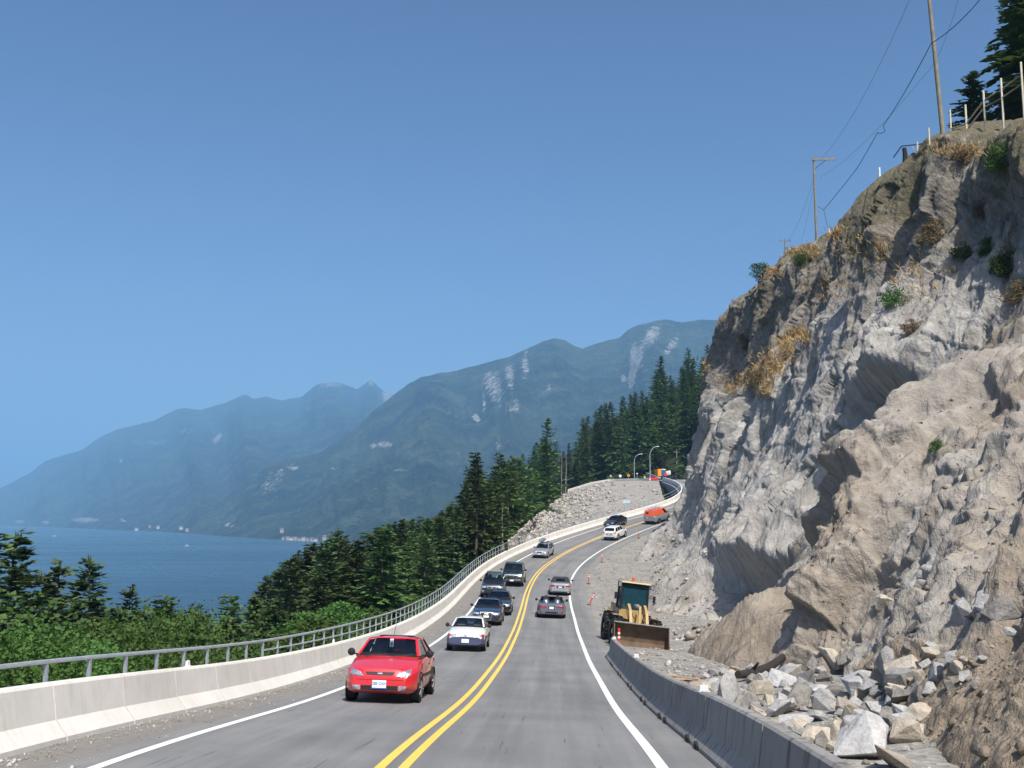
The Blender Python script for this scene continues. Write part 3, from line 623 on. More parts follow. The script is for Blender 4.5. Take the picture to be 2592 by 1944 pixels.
def sprays(b, d, s, L, W):
    """diamond leaf faces: base b, direction d, side s"""
    n = len(b); V = np.stack([b, b + d * (L * .45)[:, None] + s * W[:, None], b + d * L[:, None], b + d * (L * .45)[:, None] - s * W[:, None]], 1).reshape(-1, 3)
    return V, np.arange(4 * n).reshape(-1, 4)
def unit(a): return a / (np.linalg.norm(a, axis=-1, keepdims=True) + 1e-9)
def conifer(seed, H=20., R=3.2, bare=.08, dens=1.0, droop=.35, point=1.0):
    g = np.random.default_rng(seed); B, D, S, L, W = [], [], [], [], []
    h = H * bare
    while h < H * .992:
        k = (h / H - bare) / (1 - bare); r = R * (1 - k) ** (.8 * point) * (.78 + .22 * min(1, k * 6 + .4)) + .12
        nb = int(g.integers(5, 8) * dens + .5)
        for _ in range(nb):
            a = g.uniform(0, 2 * math.pi); rr = r * g.uniform(.45, 1.2) * (1 + .18 * math.sin(a * 2 + seed)); hj = h + g.uniform(-.35, .35); up = .25 * (1 - k) * g.uniform(-.6, .8) + .45 * k
            ns = max(3, int(rr * 3.6 * dens)); t = np.linspace(.12, 1, ns) ** .9
            dirh = np.array([math.cos(a), math.sin(a), 0]); dr = droop * g.uniform(.6, 1.4) * (1 - .7 * k)
            pts = dirh * (rr * t)[:, None]; pts[:, 2] = hj + rr * (up * t - dr * t ** 2)
            sd = np.array([-math.sin(a), math.cos(a), 0])
            for sg in (-1, 1, 0):
                al = g.uniform(.35, .95, ns) * sg; d = dirh * np.cos(al)[:, None] + sd * np.sin(al)[:, None]; d[:, 2] = up - 2 * dr * t * .8 + g.normal(0, .22, ns)
                d = unit(d); s = unit(np.cross(d, np.array([0, 0, 1.]) + g.normal(0, .35, (ns, 3))))
                ln = (.34 + .30 * rr * (1 - .55 * t)) * g.uniform(.7, 1.25, ns) * (.8 if sg else 1)
                B.append(pts + g.normal(0, .05, (ns, 3))); D.append(d); S.append(s); L.append(ln); W.append(ln * g.uniform(.16, .28, ns) + .03)
        h += (.34 + .32 * (1 - k)) * g.uniform(.7, 1.3) / dens ** .5
    # leader
    B.append(np.array([[0, 0, H * .965]] * 4)); D.append(unit(np.array([[.1, 0, 1], [-.1, .1, 1], [0, -.12, 1], [.05, .1, 1.]]))); S.append(np.array([[1., 0, 0], [0, 1, 0], [.7, .7, 0], [.7, -.7, 0]])); L.append(np.full(4, H * .045)); W.append(np.full(4, .06))
    return sprays(*map(np.concatenate, (B, D, S, L, W)))
def trunk_mesh(name, H, r0, seed, limbs=0):
    g = random.Random(seed); mb = MB(); n = 7; path = [(.12 * math.sin(i * 1.3 + seed) * i / n, .12 * math.cos(i * 1.7 + seed) * i / n, H * i / n) for i in range(n + 1)]
    mb.tube(path, [r0 * (1 - .93 * i / n) for i in range(n + 1)], 7)
    for i in range(limbs):
        h = H * g.uniform(.25, .8); a = g.uniform(0, 6.28); l = g.uniform(.8, 2.2) * (H / 18)
        mb.tube([(0, 0, h), (math.cos(a) * l * .6, math.sin(a) * l * .6, h + .15 * l), (math.cos(a) * l, math.sin(a) * l, h + .35 * l)], [r0 * .22, r0 * .14, .015], 5)
    return mb.mesh(name, True)
def broadleaf(seed, H=11., R=3.6, n=5200, base=.18, leaf=1.0):
    g = np.random.default_rng(seed); cl = []
    for i in range(34):
        k = g.uniform(0, 1); a = g.uniform(0, 6.28); rr = R * math.sqrt(max(.05, 1 - (2 * k - .9) ** 2 * .85)) * g.uniform(.35, .95)
        cl.append((rr * math.cos(a), rr * math.sin(a), H * (base + (1 - base) * (.12 + .8 * k)), g.uniform(.7, 1.45) * R / 3.6))
    cl = np.array(cl); idx = g.integers(0, len(cl), n); v = unit(g.normal(0, 1, (n, 3))); rad = cl[idx, 3] * g.uniform(.55, 1.08, n) ** .6
    b = cl[idx, :3] + v * rad[:, None] * np.array([1.1, 1.1, .75]); d = unit(v * .7 + g.normal(0, .6, (n, 3)) + np.array([0, 0, -.25])); s = unit(np.cross(d, g.normal(0, 1, (n, 3))))
    ln = g.uniform(.16, .36, n) * (R / 3.6) ** .4 * leaf; return sprays(b, d, s, ln, ln * g.uniform(.3, .42, n))

def proto(name, crown, trunk, cm, tm, trunk_only=False):
    return (None if crown is None else np_mesh('crown', *crown), trunk, MATS[cm], MATS[tm], name)
PR = []
for i, (R, bare, dn, dr, pt) in enumerate(((3.3, .05, 1.0, .35, 1.0), (2.7, .06, 1.05, .42, .85), (3.9, .05, .95, .30, 1.1), (2.3, .08, 1.0, .5, .9), (3.1, .34, .9, .4, .8), (2.7, .5, .85, .45, .75), (3.6, .12, .75, .28, 1.0))):
    c = conifer(500 + i, 20., R, bare, dn, dr, pt); me = np_mesh('crown', *c); me.materials.append(MATS['conifer_needles']); tk = trunk_mesh('trunk', 19.4, .30, 500 + i, 5 if bare > .2 else 0); tk.materials.append(MATS['bark']); PR.append((me, tk, 20.))
BL = []
for i, (H, R, n) in enumerate(((11, 3.6, 5600), (9, 3.9, 5600), (12, 3.2, 5000))):
    me = np_mesh('crown', *broadleaf(600 + i, H, R, n)); me.materials.append(MATS['broad_leaves']); tk = trunk_mesh('trunk', H * .8, .16, 600 + i, 9); tk.materials.append(MATS['bark']); BL.append((me, tk, H))
BN = []
for i, (H, R, n) in enumerate(((7, 2.9, 32000), (6, 3.1, 32000), (8, 2.7, 32000))):
    me = np_mesh('crown', *broadleaf(660 + i, H, R, n, .04, .33)); me.materials.append(MATS['broad_leaves']); tk = trunk_mesh('trunk', H * .8, .12, 660 + i, 8); tk.materials.append(MATS['bark']); BN.append((me, tk, H))
SNAG = trunk_mesh('trunk', 20., .2, 700, 7); SNAG.materials.append(MATS['dead_wood'])

TREE_POS = []
def plant(kind, pr, x, y, zb, H, label, group, cat='tree', wid=1.0, lean=0.0):
    me, tk, h0 = pr; s = H / h0; w = (s ** .7) * wid * (1.38 if kind == 'conifer_tree' else 1.0)
    r = thing(kind, label, cat, (x, y, zb), rnd.uniform(0, 6.28), group); r.scale = (w, w, s); r.rotation_euler[0] = lean
    for nm, m in (('trunk', tk), ('crown', me)):
        if m is not None:
            o = bpy.data.objects.new(nm, m); COL.objects.link(o); o.parent = r
    TREE_POS.append((x, y)); return r
def tz(x, y): return float(terrain_z(np.array([x]), np.array([y]))[0])
ENVX = np.array([-200, 0, 45, 80, 110, 130, 150, 165, 195, 230, 250, 270, 283, 300, 330, 400, 440, 470, 480, 497, 520, 545, 575, 600, 650, 700, 730, 760, 800, 850, 920, 950, 985, 1010, 1027, 1050, 1080, 1105, 1130, 1160, 1183, 1200, 1230, 1260, 1305, 1328, 1370, 1400, 1428, 1440, 1460, 1485, 1530, 1600, 1800]) / .8534
ENVY = np.array([1150, 1165, 1165, 1235, 1240, 1215, 1275, 1265, 1205, 1310, 1340, 1300, 1270, 1325, 1345, 1340, 1350, 1360, 1315, 1290, 1345, 1290, 1245, 1220, 1185, 1165, 1145, 1165, 1145, 1125, 1115, 1100, 1078, 1010, 980, 1035, 990, 985, 962, 948, 908, 948, 955, 893, 862, 868, 832, 832, 775, 800, 792, 768, 740, 720, 700]) / .8534

# trees one can single out by their tops: photo pixel of the tip, distance, prototype, width, label
for (px, py, Z, k, wd, lab) in ((-40, 1335, 50, 0, 1.2, 'tall conifer cut by the left edge of the picture'), (100, 1455, 52, 1, 1.1, 'lower conifer filling the gap right of the left edge fir'), (45, 1352, 58, 2, 1.15, 'broad dark conifer at the left edge of the water'), (150, 1425, 66, 3, 1.0, 'slim conifer between the left edge fir and the dense spire over the water'), (228, 1410, 62, 0, 1.05, 'pointed dense conifer standing alone against the blue water'),
        (332, 1490, 58, 2, .9, 'small open-topped conifer against the water, right of the dense spire'), (583, 1510, 55, 1, 1.0, 'pale green narrow conifer in front of the water near the railing'), (497, 1540, 60, 3, .9, 'little bushy conifer left of the pale narrow one'),
        (855, 1340, 95, 0, 1.1, 'tall broad conifer whose tip crosses the far shoreline buildings'), (795, 1378, 100, 3, .95, 'short dark conifer just left of the tall shoreline conifer'), (1203, 1146, 135, 1, .9, 'tall slender conifer rising highest from the stand left of the bend'),
        (1266, 1150, 150, 4, .9, 'bare-trunked tall fir next to the tallest slender one'), (1296, 1152, 158, 0, .8, 'pointed fir in the middle of the stand beside the rubble slope'), (1386, 1060, 200, 1, .8, 'highest pointed fir behind the rubble slope'), (1672, 900, 430, 0, .9, 'dark fir spire on the hillside skyline'), (1742, 882, 440, 1, .9, 'paired dark fir spire nearest the cliff on the skyline')):
    p = P(px, py, Z); zb = tz(p[0], p[1]); plant('conifer_tree', PR[k], p[0], p[1], zb - .3, p[2] - zb + .3, lab, None, wid=wd)

g = random.Random(11)
def ok(x, y, d): return all((x - a) ** 2 + (y - b) ** 2 > d * d for a, b in TREE_POS)
def fill(n, px0, px1, Z0, Z1, lo, hi, Hmin, Hmax, dmin, protos, kind, label, group, wid=1.0, omax=-8.5, cat='tree', tries=60):
    c = 0; t = 0
    while c < n and t < n * tries:
        t += 1; px = g.uniform(px0, px1); Z = Z0 * (Z1 / Z0) ** g.random(); p = P(px, np.interp(px, ENVX, ENVY) + g.uniform(lo, hi), Z)
        s, o, zr = nearest(np.array([p[0]]), np.array([p[1]]))
        if omax < 0 and o[0] > omax: continue
        if omax > 0 and not (o[0] > omax or o[0] < -14): continue
        if 108 < s[0] < 300 and -75 < o[0] < 0 and px > 1300 + (1440 - 1300) * (Z - 118) / 140 - 25: continue
        zb = tz(p[0], p[1]); H = p[2] - zb
        if zb < SEA + 1 or H < Hmin or H > Hmax or not ok(p[0], p[1], dmin): continue
        plant(kind, g.choice(protos), p[0], p[1], zb - .3, H + .3, label, group, cat, wid * g.uniform(.85, 1.2)); c += 1
    return c
NF = []
def row(px0, px1, step, Z0, Z1, dy, protos, label, group, Hmax=36, wid=.95):
    px = px0
    while px < px1:
        for _ in range(12):
            x_ = px + g.uniform(-.4, .4) * step; p = P(x_, np.interp(x_, ENVX, ENVY) + g.uniform(0, dy), g.uniform(Z0, Z1)); s, o, zr = nearest(np.array([p[0]]), np.array([p[1]])); zb = tz(p[0], p[1]); H = p[2] - zb
            if (o[0] < -9 or (Z0 > 330 and o[0] > 9)) and 8 < H < Hmax and zb > SEA + 1 and ok(p[0], p[1], 2.2):
                plant('conifer_tree', g.choice(protos), p[0], p[1], zb - .3, H + .3, label, group, 'tree', wid * g.uniform(.85, 1.15)); break
        px += step
row(640, 1000, 17, 75, 125, 22, PR[:4], 'conifer on the upper edge of the stand, below the far mountains', 'conifers forming the skyline of the stand')
row(1000, 1290, 12, 112, 165, 26, PR[:2] + PR[3:5], 'tall conifer on the skyline of the stand left of the bend', 'tall conifers on the skyline left of the bend')
row(1250, 1800, 17, 375, 480, 40, PR[:4], 'conifer on the hillside skyline behind the bend', 'conifers on the hillside skyline', 42)
for i, px in enumerate(list(range(250, 640, 26)) + [20, 75, 130, 185, 240, 300, 360, 420]):
    p = P(px, 1542 + g.uniform(0, 50), g.uniform(46, 62)) if i < 15 else P(px, 1500 + g.uniform(0, 60), g.uniform(36, 46)); zb = tz(p[0], p[1])
    plant('conifer_tree', PR[i % 4], p[0], p[1], zb - .3, p[2] - zb + .3, 'short conifer standing low against the water behind the railing', 'short conifers low against the water', wid=1.15)
NF.append(fill(20, -120, 720, 30, 95, 8, 150, 7, 26, 3.0, PR[:4], 'conifer_tree', 'green conifer in the belt between the near parapet and the water', 'conifers between the near parapet and the water'))
NF.append(fill(50, 620, 1260, 62, 190, 4, 120, 9, 33, 3.4, PR[:4] + PR[6:], 'conifer_tree', 'dark green conifer in the dense stand beyond the railing', 'conifers of the dense stand beyond the railing'))
NF.append(fill(22, 1090, 1450, 115, 265, 4, 90, 14, 34, 3.2, [PR[4], PR[5], PR[6]], 'conifer_tree', 'tall fir with a long bare trunk left of the rubble slope', 'bare-trunked firs left of the rubble slope', wid=.85))
NF.append(fill(62, 1190, 1830, 350, 560, 2, 240, 12, 32, 5.0, PR[:4] + PR[6:], 'conifer_tree', 'dark conifer covering the hillside behind the bend', 'conifers on the hillside behind the bend', omax=9))
NF.append(fill(18, 1330, 1500, 250, 345, 60, 200, 9, 24, 4.0, PR[:4], 'conifer_tree', 'dark conifer just behind the top of the rubble slope', 'conifers just behind the rubble slope', omax=-8))
for i, px in enumerate(range(-150, 660, 36)):
    o_ = -g.uniform(10.0, 15); Z = F * (-o_ + .6) / (CX - px); p = P(px, 1578 + 45 * math.sin(px * .013) + g.uniform(-35, 60) + max(0, px - 300) * .06, Z); zb = tz(p[0], p[1])
    if p[2] - zb > 1.5: plant('broadleaf_tree', BN[i % 3], p[0], p[1], zb - .3, min(7.8, p[2] - zb + .3), 'leafy green broadleaf tree close behind the near railing', 'broadleaf trees close behind the near railing', wid=1.15)
NF.append(fill(26, 620, 1130, 34, 90, 170, 330, 3.0, 12, 2.6, BL, 'broadleaf_tree', 'bright green broadleaf tree among conifers where the railing bends', 'broadleaf trees where the railing bends', wid=1.1, omax=-7.6))
NF.append(fill(14, 1480, 1740, 335, 390, 300, 430, 4, 14, 4.0, BL, 'broadleaf_tree', 'green broadleaf tree at the foot of the hillside behind the street lamps', 'broadleaf trees behind the street lamps', wid=1.3, omax=7))
print('trees', NF)
for i, (px, py, Z, H) in enumerate(((1287, 1225, 150, 15), (1310, 1215, 160, 17), (1272, 1270, 142, 14), (1421, 1130, 235, 26), (1432, 1135, 242, 24), (1150, 1300, 125, 12), (1326, 1240, 170, 15))):
    p = P(px, py, Z); zb = tz(p[0], p[1])
    lab = ['weathered grey dead trunk, leftmost of the pale snags by the rubble', 'tall pale dead trunk right beside the leftmost snag', 'short grey dead trunk at the dark gap in the stand', 'pale dead trunk high on the wooded slope, left of a pair', 'pale dead trunk high on the wooded slope, right of a pair', 'thin dead trunk near the end of the railing', 'pale leaning dead trunk nearest the rubble slope'][i]
    r = thing('dead_tree', lab, 'tree', (p[0], p[1], zb - .3), i, 'bare dead trunks in the stand'); r.scale = (1.1, 1.1, max(.4, (p[2] - zb) / 20)); o = bpy.data.objects.new('trunk', SNAG); COL.objects.link(o); o.parent = r
# the mass of the wood behind the single trees (cannot be told apart): one joined object of lighter trees
LOW = [conifer(800 + i, 20., R, .05, .42, .36, 1.0) for i, R in enumerate((3.4, 2.8, 3.9))]
fv, ff, nb = [], [], 0; cnt = 0; tr = 0
while cnt < 420 and tr < 40000:
    tr += 1; zone = g.random()
    if zone < .45: px, Z = g.uniform(560, 1440), g.uniform(70, 270)
    elif zone < .9: px, Z = g.uniform(1180, 1850), g.uniform(350, 760)
    else: px, Z = g.uniform(-150, 640), g.uniform(50, 120)
    p = P(px, np.interp(px, ENVX, ENVY) + 14 + abs(g.gauss(0, 90)), Z); s, o, zr = nearest(np.array([p[0]]), np.array([p[1]]))
    if -9 < o[0] < 9 or (o[0] > 0 and Z < 340): continue
    if 108 < s[0] < 330 and -75 < o[0] < 0 and px > 1300 + (1440 - 1300) * (Z - 118) / 140 - 35: continue
    zb = tz(p[0], p[1]); H = p[2] - zb
    if zb < SEA + 1 or H < 8 or H > 34 or not ok(p[0], p[1], 2.2): continue
    V, Q = LOW[cnt % 3]; sc = H / 20; a = g.uniform(0, 6.28); w = sc ** .75 * g.uniform(.9, 1.25)
    M = np.array([[math.cos(a) * w, -math.sin(a) * w, 0], [math.sin(a) * w, math.cos(a) * w, 0], [0, 0, sc]])
    fv.append(V @ M.T + np.array([p[0], p[1], zb - .3])); ff.append(Q + nb); nb += len(V); cnt += 1; TREE_POS.append((p[0], p[1]))
print('mass', cnt, nb / 2)
fo = link('forest', np_mesh('forest', np.concatenate(fv), np.concatenate(ff)), MATS['conifer_needles']); tag(fo, 'dark wooded mass filling in behind the single conifers', kind='stuff')
# undergrowth hugging the outer edge of the road
ug = np.random.default_rng(5); n = 90000; s = 2 + 126 * ug.random(n) ** 1.3; o = -6.3 - ug.gamma(1.6, 1.5, n); b = road(s, o); b[:, 2] = terrain_z(b[:, 0], b[:, 1]) + ug.uniform(0, 1, n) ** 1.5 * (1.7 + 1.3 * fbm(b * .3, 2, 9))
d = unit(ug.normal(0, 1, (n, 3)) + np.array([0, 0, .5])); sd_ = unit(np.cross(d, ug.normal(0, 1, (n, 3)))); ln = ug.uniform(.09, .24, n) * (.42 + s / 90)
og = link('undergrowth', np_mesh('undergrowth', *sprays(b, d, sd_, ln, ln * .36)), MATS['broad_leaves']); tag(og, 'low green undergrowth along the outer side of the parapet', kind='stuff')
# ------------------------------------------------------------------ roadside concrete, rails, rocks
def mat_concrete(name, c, dark, stain=.5, fresh=True):
    t = NT(name); p = t.pos(); oi = t.n('ObjectInfo'); n = t.noise(p, 1.3, 5, .6); f = t.noise(p, 14, 4, .7); v = t.noise(t.pos((3.5, 3.5, .35)), 1.6, 4, .6)
    col = t.mix(t.ramp(n, (.35, 0.0), (.7, 1.0)), c, tuple(x * .86 for x in c)); col = t.mix(t.math('MULTIPLY', t.ramp(v, (.52, 0.0), (.72, 1.0)), stain), col, dark)
    col = t.mix(t.math('MULTIPLY', f, .22), col, tuple(x * .7 for x in c)); col = t.mix(t.math('MULTIPLY', oi.outputs['Random'], .22), col, dark)
    return t.done(col, .85, t.bump(f, .35, .01, t.bump(n, .2, .03)), spec=.25)
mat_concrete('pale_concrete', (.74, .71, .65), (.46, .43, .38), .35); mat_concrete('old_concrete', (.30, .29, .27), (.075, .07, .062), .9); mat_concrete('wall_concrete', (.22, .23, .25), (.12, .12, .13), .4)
varied('galvanised', (.52, .55, .58), .45, .12, 6, metal=.55); varied('hole_dark', (.035, .033, .03), .9)
varied('white_plastic', (.82, .82, .80), .5, .05); varied('orange_plastic', (.62, .09, .035), .5, .15); varied('red_plastic', (.72, .05, .035), .5, .12); varied('black_rubber', (.022, .022, .022), .75, .25)
varied('pole_wood', (.27, .235, .165), .9, .3, 2, bump=.5); varied('post_wood', (.62, .56, .42), .85, .2, 3, bump=.3); varied('plank_wood', (.46, .34, .22), .85, .3, 4, bump=.4); varied('wire_dark', (.05, .05, .055), .6); varied('log_dark', (.035, .03, .026), .9, .4, 5, bump=.6)

def extrude_along(prof, s0, s1, n, flip=False, h=0.0):
    """profile [(o, z)] swept along the road from s0 to s1, closed with end caps"""
    ss = np.linspace(s0, s1, n); V = []
    for s in ss:
        base = road(s, np.array([q[0] for q in prof])); zr = road(s, prof[0][0])[2]
        for k, (o, z) in enumerate(prof): V.append((base[k][0], base[k][1], zr + z + h))
    m = len(prof); Fc = [tuple(range(m)), tuple(range((n - 1) * m, n * m))[::-1]]
    for i in range(n - 1):
        for k in range(m):
            Fc.append((i * m + k, i * m + (k + 1) % m, (i + 1) * m + (k + 1) % m, (i + 1) * m + k))
    return V, Fc
# parapet: panels 2.5 m long with drain holes
PPROF = [(-4.95, -.1), (-4.95, .07), (-5.13, .30), (-5.20, .78), (-5.23, .82), (-5.42, .82), (-5.44, .78), (-5.46, -.6)]
par = thing('parapet', 'long pale concrete parapet with drain holes along the outer lane', 'barrier', tuple(road(0, -5.2)))
def rel(o, root):
    o.parent = root; o.matrix_parent_inverse = root.matrix_basis.inverted(); return o
bpy.context.view_layer.update()
def world_child(mb, name, mat, root, smooth=False):
    o = mb.build(name, mat, None, smooth); o.parent = root
    L = Vector(root.location); o.data.transform(Matrix.Rotation(-root.rotation_euler[2], 4, 'Z') @ Matrix.Translation(-L)); return o
hole = None
s = -6.0
while s < 212:
    mb = MB(); mb.add(*extrude_along(PPROF, s + .02, s + 2.48, 3)); pn = world_child(mb, 'panel', MATS['pale_concrete'], par)
    if s < 60:
        for ds in (.62, 1.87):
            c = road(s + ds, -5.155, .48); mb = MB(); ps = heading(s + ds); ax = Vector((math.cos(ps), -math.sin(ps), .12)).normalized()
            mb.tube([Vector(c) - ax * .06, Vector(c) + ax * .004], .035, 8); world_child(mb, 'drain_hole', MATS['hole_dark'], pn)
    s += 2.5
# railing on the outer side; it stands higher above the parapet round the bend
def rail_h(s): return float(np.interp(s, [0, 9, 25, 40, 90, 220], [.25, .26, .40, .55, .80, .80]))
rl = thing('railing', 'grey galvanised tube railing mounted behind the parapet', 'railing', tuple(road(0, -5.6)))
for kind, frac in (('top_rail', 1.0), ('mid_rail', .42)):
    ss = np.arange(-5 if frac == 1 else 24, 212, 1.5); pts = [road(s, -5.56, .80 + rail_h(s) * frac - (0 if frac == 1 else .02)) for s in ss]
    mb = MB(); mb.tube(pts, .036 if frac == 1 else .024, 8); world_child(mb, kind, MATS['galvanised'], rl, True)
for s in np.arange(-4.5, 165, 1.5):
    h = rail_h(s); a = road(s, -5.56, .2); b = road(s, -5.56, .80 + h); mb = MB(); d = heading(s)
    mb.box(((a + b) / 2), (.05, .07, float(b[2] - a[2])), -d); world_child(mb, 'post', MATS['galvanised'], rl)
for i, (s, lab) in enumerate(((17.6, 'white reflector block on the parapet left of the red car'), (32.0, 'white reflector block on the parapet above the red car roof'))):
    c = road(s, -5.33, .82); mb = MB(); mb.box((0, 0, .055), (.05, .14, .11), 0, 0, 0, .92).box((0, -.0, .004), (.09, .18, .008)); o = mb.build('reflector', MATS['white_plastic']); o.location = tuple(c); o.rotation_euler[2] = -heading(s); tag(o, lab, 'reflector', 'reflectors on the concrete')

# precast barrier on the rock side
JP = [(4.33, -.06), (4.33, .06), (4.50, .28), (4.565, .78), (4.60, .81), (4.72, .81), (4.755, .78), (4.82, .28), (4.99, .06), (4.99, -.06)]
names = ['nearest', 'second', 'third', 'fourth', 'fifth', 'sixth', 'seventh', 'eighth', 'farthest']
js = [4.25 + 4.75 * i for i in range(-1, 9)]
for i in range(9):
    s0, s1 = js[i], js[i + 1]; mb = MB(); V, Fc = extrude_along(JP, s0 + .03, s1 - .03, 4)
    c = road((s0 + s1) / 2, 4.66); root = thing('concrete_barrier', 'grey weathered precast barrier by the gravel, ' + (names[i] + ' one to the camera' if i in (0,) else (names[i] + ' one, beside the red-banded post' if i == 8 else names[i] + ' one counted from the camera')), 'barrier', tuple(c), 0, 'precast barriers along the gravel')
    mb.add(V, Fc); bd = world_child(mb, 'body', MATS['old_concrete'], root)
    for e in (s0 + .55, s1 - .55):
        q = road(e, 4.36, .0); mb = MB(); mb.box(q + np.array([0, 0, .045]), (.10, .42, .09), -heading(e)); world_child(mb, 'drain_slot', MATS['hole_dark'], root)
for (s, lab) in ((41.2, 'white reflector block at the far end of the precast barrier'), (29.5, 'white reflector block on top of the precast barrier beside the planks'), (14.6, 'white reflector block on the precast barrier in front of the boulders')):
    c = road(s, 4.66, .81); mb = MB(); mb.box((0, 0, .055), (.05, .14, .11), 0, 0, 0, .92).box((0, 0, .004), (.09, .18, .008)); o = mb.build('reflector', MATS['white_plastic']); o.location = tuple(c); o.rotation_euler[2] = -heading(s) + 1.2; tag(o, lab, 'reflector', 'reflectors on the concrete')

# upper road: retaining wall below it and a parapet round the pad
def wall_strip(name, pts, h0, h1, th, mat, label, cat, n_panel=1, cap=None):
    root = thing(name, label, cat, tuple(pts[0]))
    for i in range(len(pts) - 1):
        a, b = np.array(pts[i]), np.array(pts[i + 1]); d = b - a; L = np.hypot(d[0], d[1]); nrm = np.array([-d[1], d[0], 0]) / L * th
        q = [a + [0, 0, h0], b + [0, 0, h0], b + nrm + [0, 0, h0], a + nrm + [0, 0, h0], a + [0, 0, h1], b + [0, 0, h1], b + nrm + [0, 0, h1], a + nrm + [0, 0, h1]]
        mb = MB(); mb.add(q, [(0, 3, 2, 1), (4, 5, 6, 7), (0, 1, 5, 4), (1, 2, 6, 5), (2, 3, 7, 6), (3, 0, 4, 7)]); world_child(mb, 'panel', MATS[mat], root)
    return root
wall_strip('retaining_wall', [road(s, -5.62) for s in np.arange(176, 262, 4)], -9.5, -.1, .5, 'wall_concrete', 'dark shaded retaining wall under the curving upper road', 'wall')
wall_strip('parapet', [road(s, -5.1) for s in np.arange(213, 268, 3.0)], -.1, .85, .25, 'pale_concrete', 'curved pale parapet of the upper road above the dark retaining wall', 'barrier')
wall_strip('parapet', [PADV[i, 0] + np.array([0, .5, 0]) for i in range(0, len(PADV) - 6, 5)], -.3, .55, .25, 'pale_concrete', 'low pale kerb wall along the top of the rubble slope', 'barrier')
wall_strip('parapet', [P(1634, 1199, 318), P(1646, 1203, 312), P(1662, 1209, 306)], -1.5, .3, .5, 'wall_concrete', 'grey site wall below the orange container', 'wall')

# orange-banded delineator posts
def delineator(x, y, z, h, lean, label, mat='orange_plastic', rz=0.0):
    r = thing('delineator_post', label, 'post', (x, y, z), rz, 'orange delineator posts along the gravel'); r.rotation_euler[1] = lean
    MB().lathe([(0, 0), (.2, 0), (.2, .03), (.12, .06), (.05, .07), (0, .07)], 10).build('base', MATS['black_rubber'], r)
    MB().lathe([(.0, .07), (.055, .07), (.05, h - .06), (.065, h - .05), (.06, h), (0, h)], 10).build('tube', MATS[mat], r, True)
    for k in (.62, .78): MB().lathe([(.056, h * k), (.057, h * k), (.057, h * (k + .08)), (.056, h * (k + .08))], 10).build('reflective_band', MATS['white_plastic'], r)
for (s, o, h, ln, lab, mt) in ((44.3, 5.02, 1.15, .03, 'red white-banded post at the end of the precast barrier', 'red_plastic'), (78, 4.95, 1.05, .42, 'leaning orange post on the gravel edge, nearest of the row', 'orange_plastic'), (95, 5.2, 1.05, .06, 'upright orange post second from the loader', 'orange_plastic'),
                           (114.5, 5.4, 1.05, .0, 'orange post beside the shadow of the rock', 'orange_plastic'), (136.5, 5.2, 1.05, .05, 'orange post farthest off, by the foot of the nose', 'orange_plastic')):
    c = road(s, o); delineator(c[0], c[1], float(gz(np.array(s), np.array(o))), h, ln, lab, mt)

# boulders: facetted rocks
def boulder_mesh(seed):
    g_ = random.Random(seed); bm = bmesh.new()
    for _ in range(g_.randint(11, 18)):
        v = Vector((g_.gauss(0, 1), g_.gauss(0, 1), g_.gauss(0, 1))).normalized(); v = Vector((v.x * g_.uniform(.75, 1), v.y * g_.uniform(.75, 1), v.z * g_.uniform(.7, .95)))
        bm.verts.new(v * .5)
    r = bmesh.ops.convex_hull(bm, input=bm.verts)
    bmesh.ops.delete(bm, geom=[e for e in r['geom_interior'] if isinstance(e, bmesh.types.BMVert)], context='VERTS')
    bmesh.ops.bevel(bm, geom=list(bm.edges), offset=.010, segments=1, affect='EDGES')
    bmesh.ops.triangulate(bm, faces=bm.faces); bmesh.ops.subdivide_edges(bm, edges=[e for e in bm.edges if e.calc_length() > .12], cuts=2, use_grid_fill=True)
    P_ = np.array([v.co for v in bm.verts]); dd = .028 * fbm(P_ * 3.5 + seed, 3, seed) + .016 * fbm(P_ * 11 + seed, 3, seed + 4)
    for v, d in zip(bm.verts, dd): v.co += v.co.normalized() * float(d)
    Q_ = np.array([v.co for v in bm.verts]); lo, hi = Q_.min(0), Q_.max(0)
    for v in bm.verts: v.co = Vector([(v.co[j] - (lo[j] + hi[j]) / 2) / (hi[j] - lo[j]) for j in range(3)])
    me = bpy.data.meshes.new('boulder'); bm.to_mesh(me); bm.free(); return me
def mat_boulder(name, a, b, c3):
    t = NT(name); p = t.pos(obj=True); oi = t.n('ObjectInfo'); n = t.noise(p, 2.2, 6, .65); f = t.noise(p, 13, 5, .7); v = t.vor(p, 40)
    col = t.ramp(t.math('ADD', t.math('MULTIPLY', n, .6), t.math('MULTIPLY', f, .4)), (.32, a), (.5, b), (.68, c3)); col = t.mix(t.ramp(v, (.0, .35), (.22, 0.0)), col, tuple(x * .4 for x in a))
    hs = t.n('HueSaturation'); t.t.links.new(col, hs.inputs['Color']); t.t.links.new(t.math('ADD', .72, t.math('MULTIPLY', oi.outputs['Random'], .5)), hs.inputs['Value'])
    t.done(hs.outputs[0], .9, t.bump(f, .6, .06, t.bump(n, .5, .12)), spec=.2)
mat_boulder('granite', (.21, .208, .20), (.36, .355, .345), (.49, .485, .47)); mat_boulder('tan_granite', (.28, .235, .18), (.42, .37, .30), (.54, .495, .42)); mat_boulder('dark_granite', (.13, .12, .11), (.24, .225, .205), (.36, .34, .31))
BM_ = [boulder_mesh(900 + i) for i in range(12)]
BMC = {}
for k in ('granite', 'tan_granite', 'dark_granite'):
    BMC[k] = []
    for m in BM_:
        c = m.copy(); c.materials.append(MATS[k]); BMC[k].append(c)
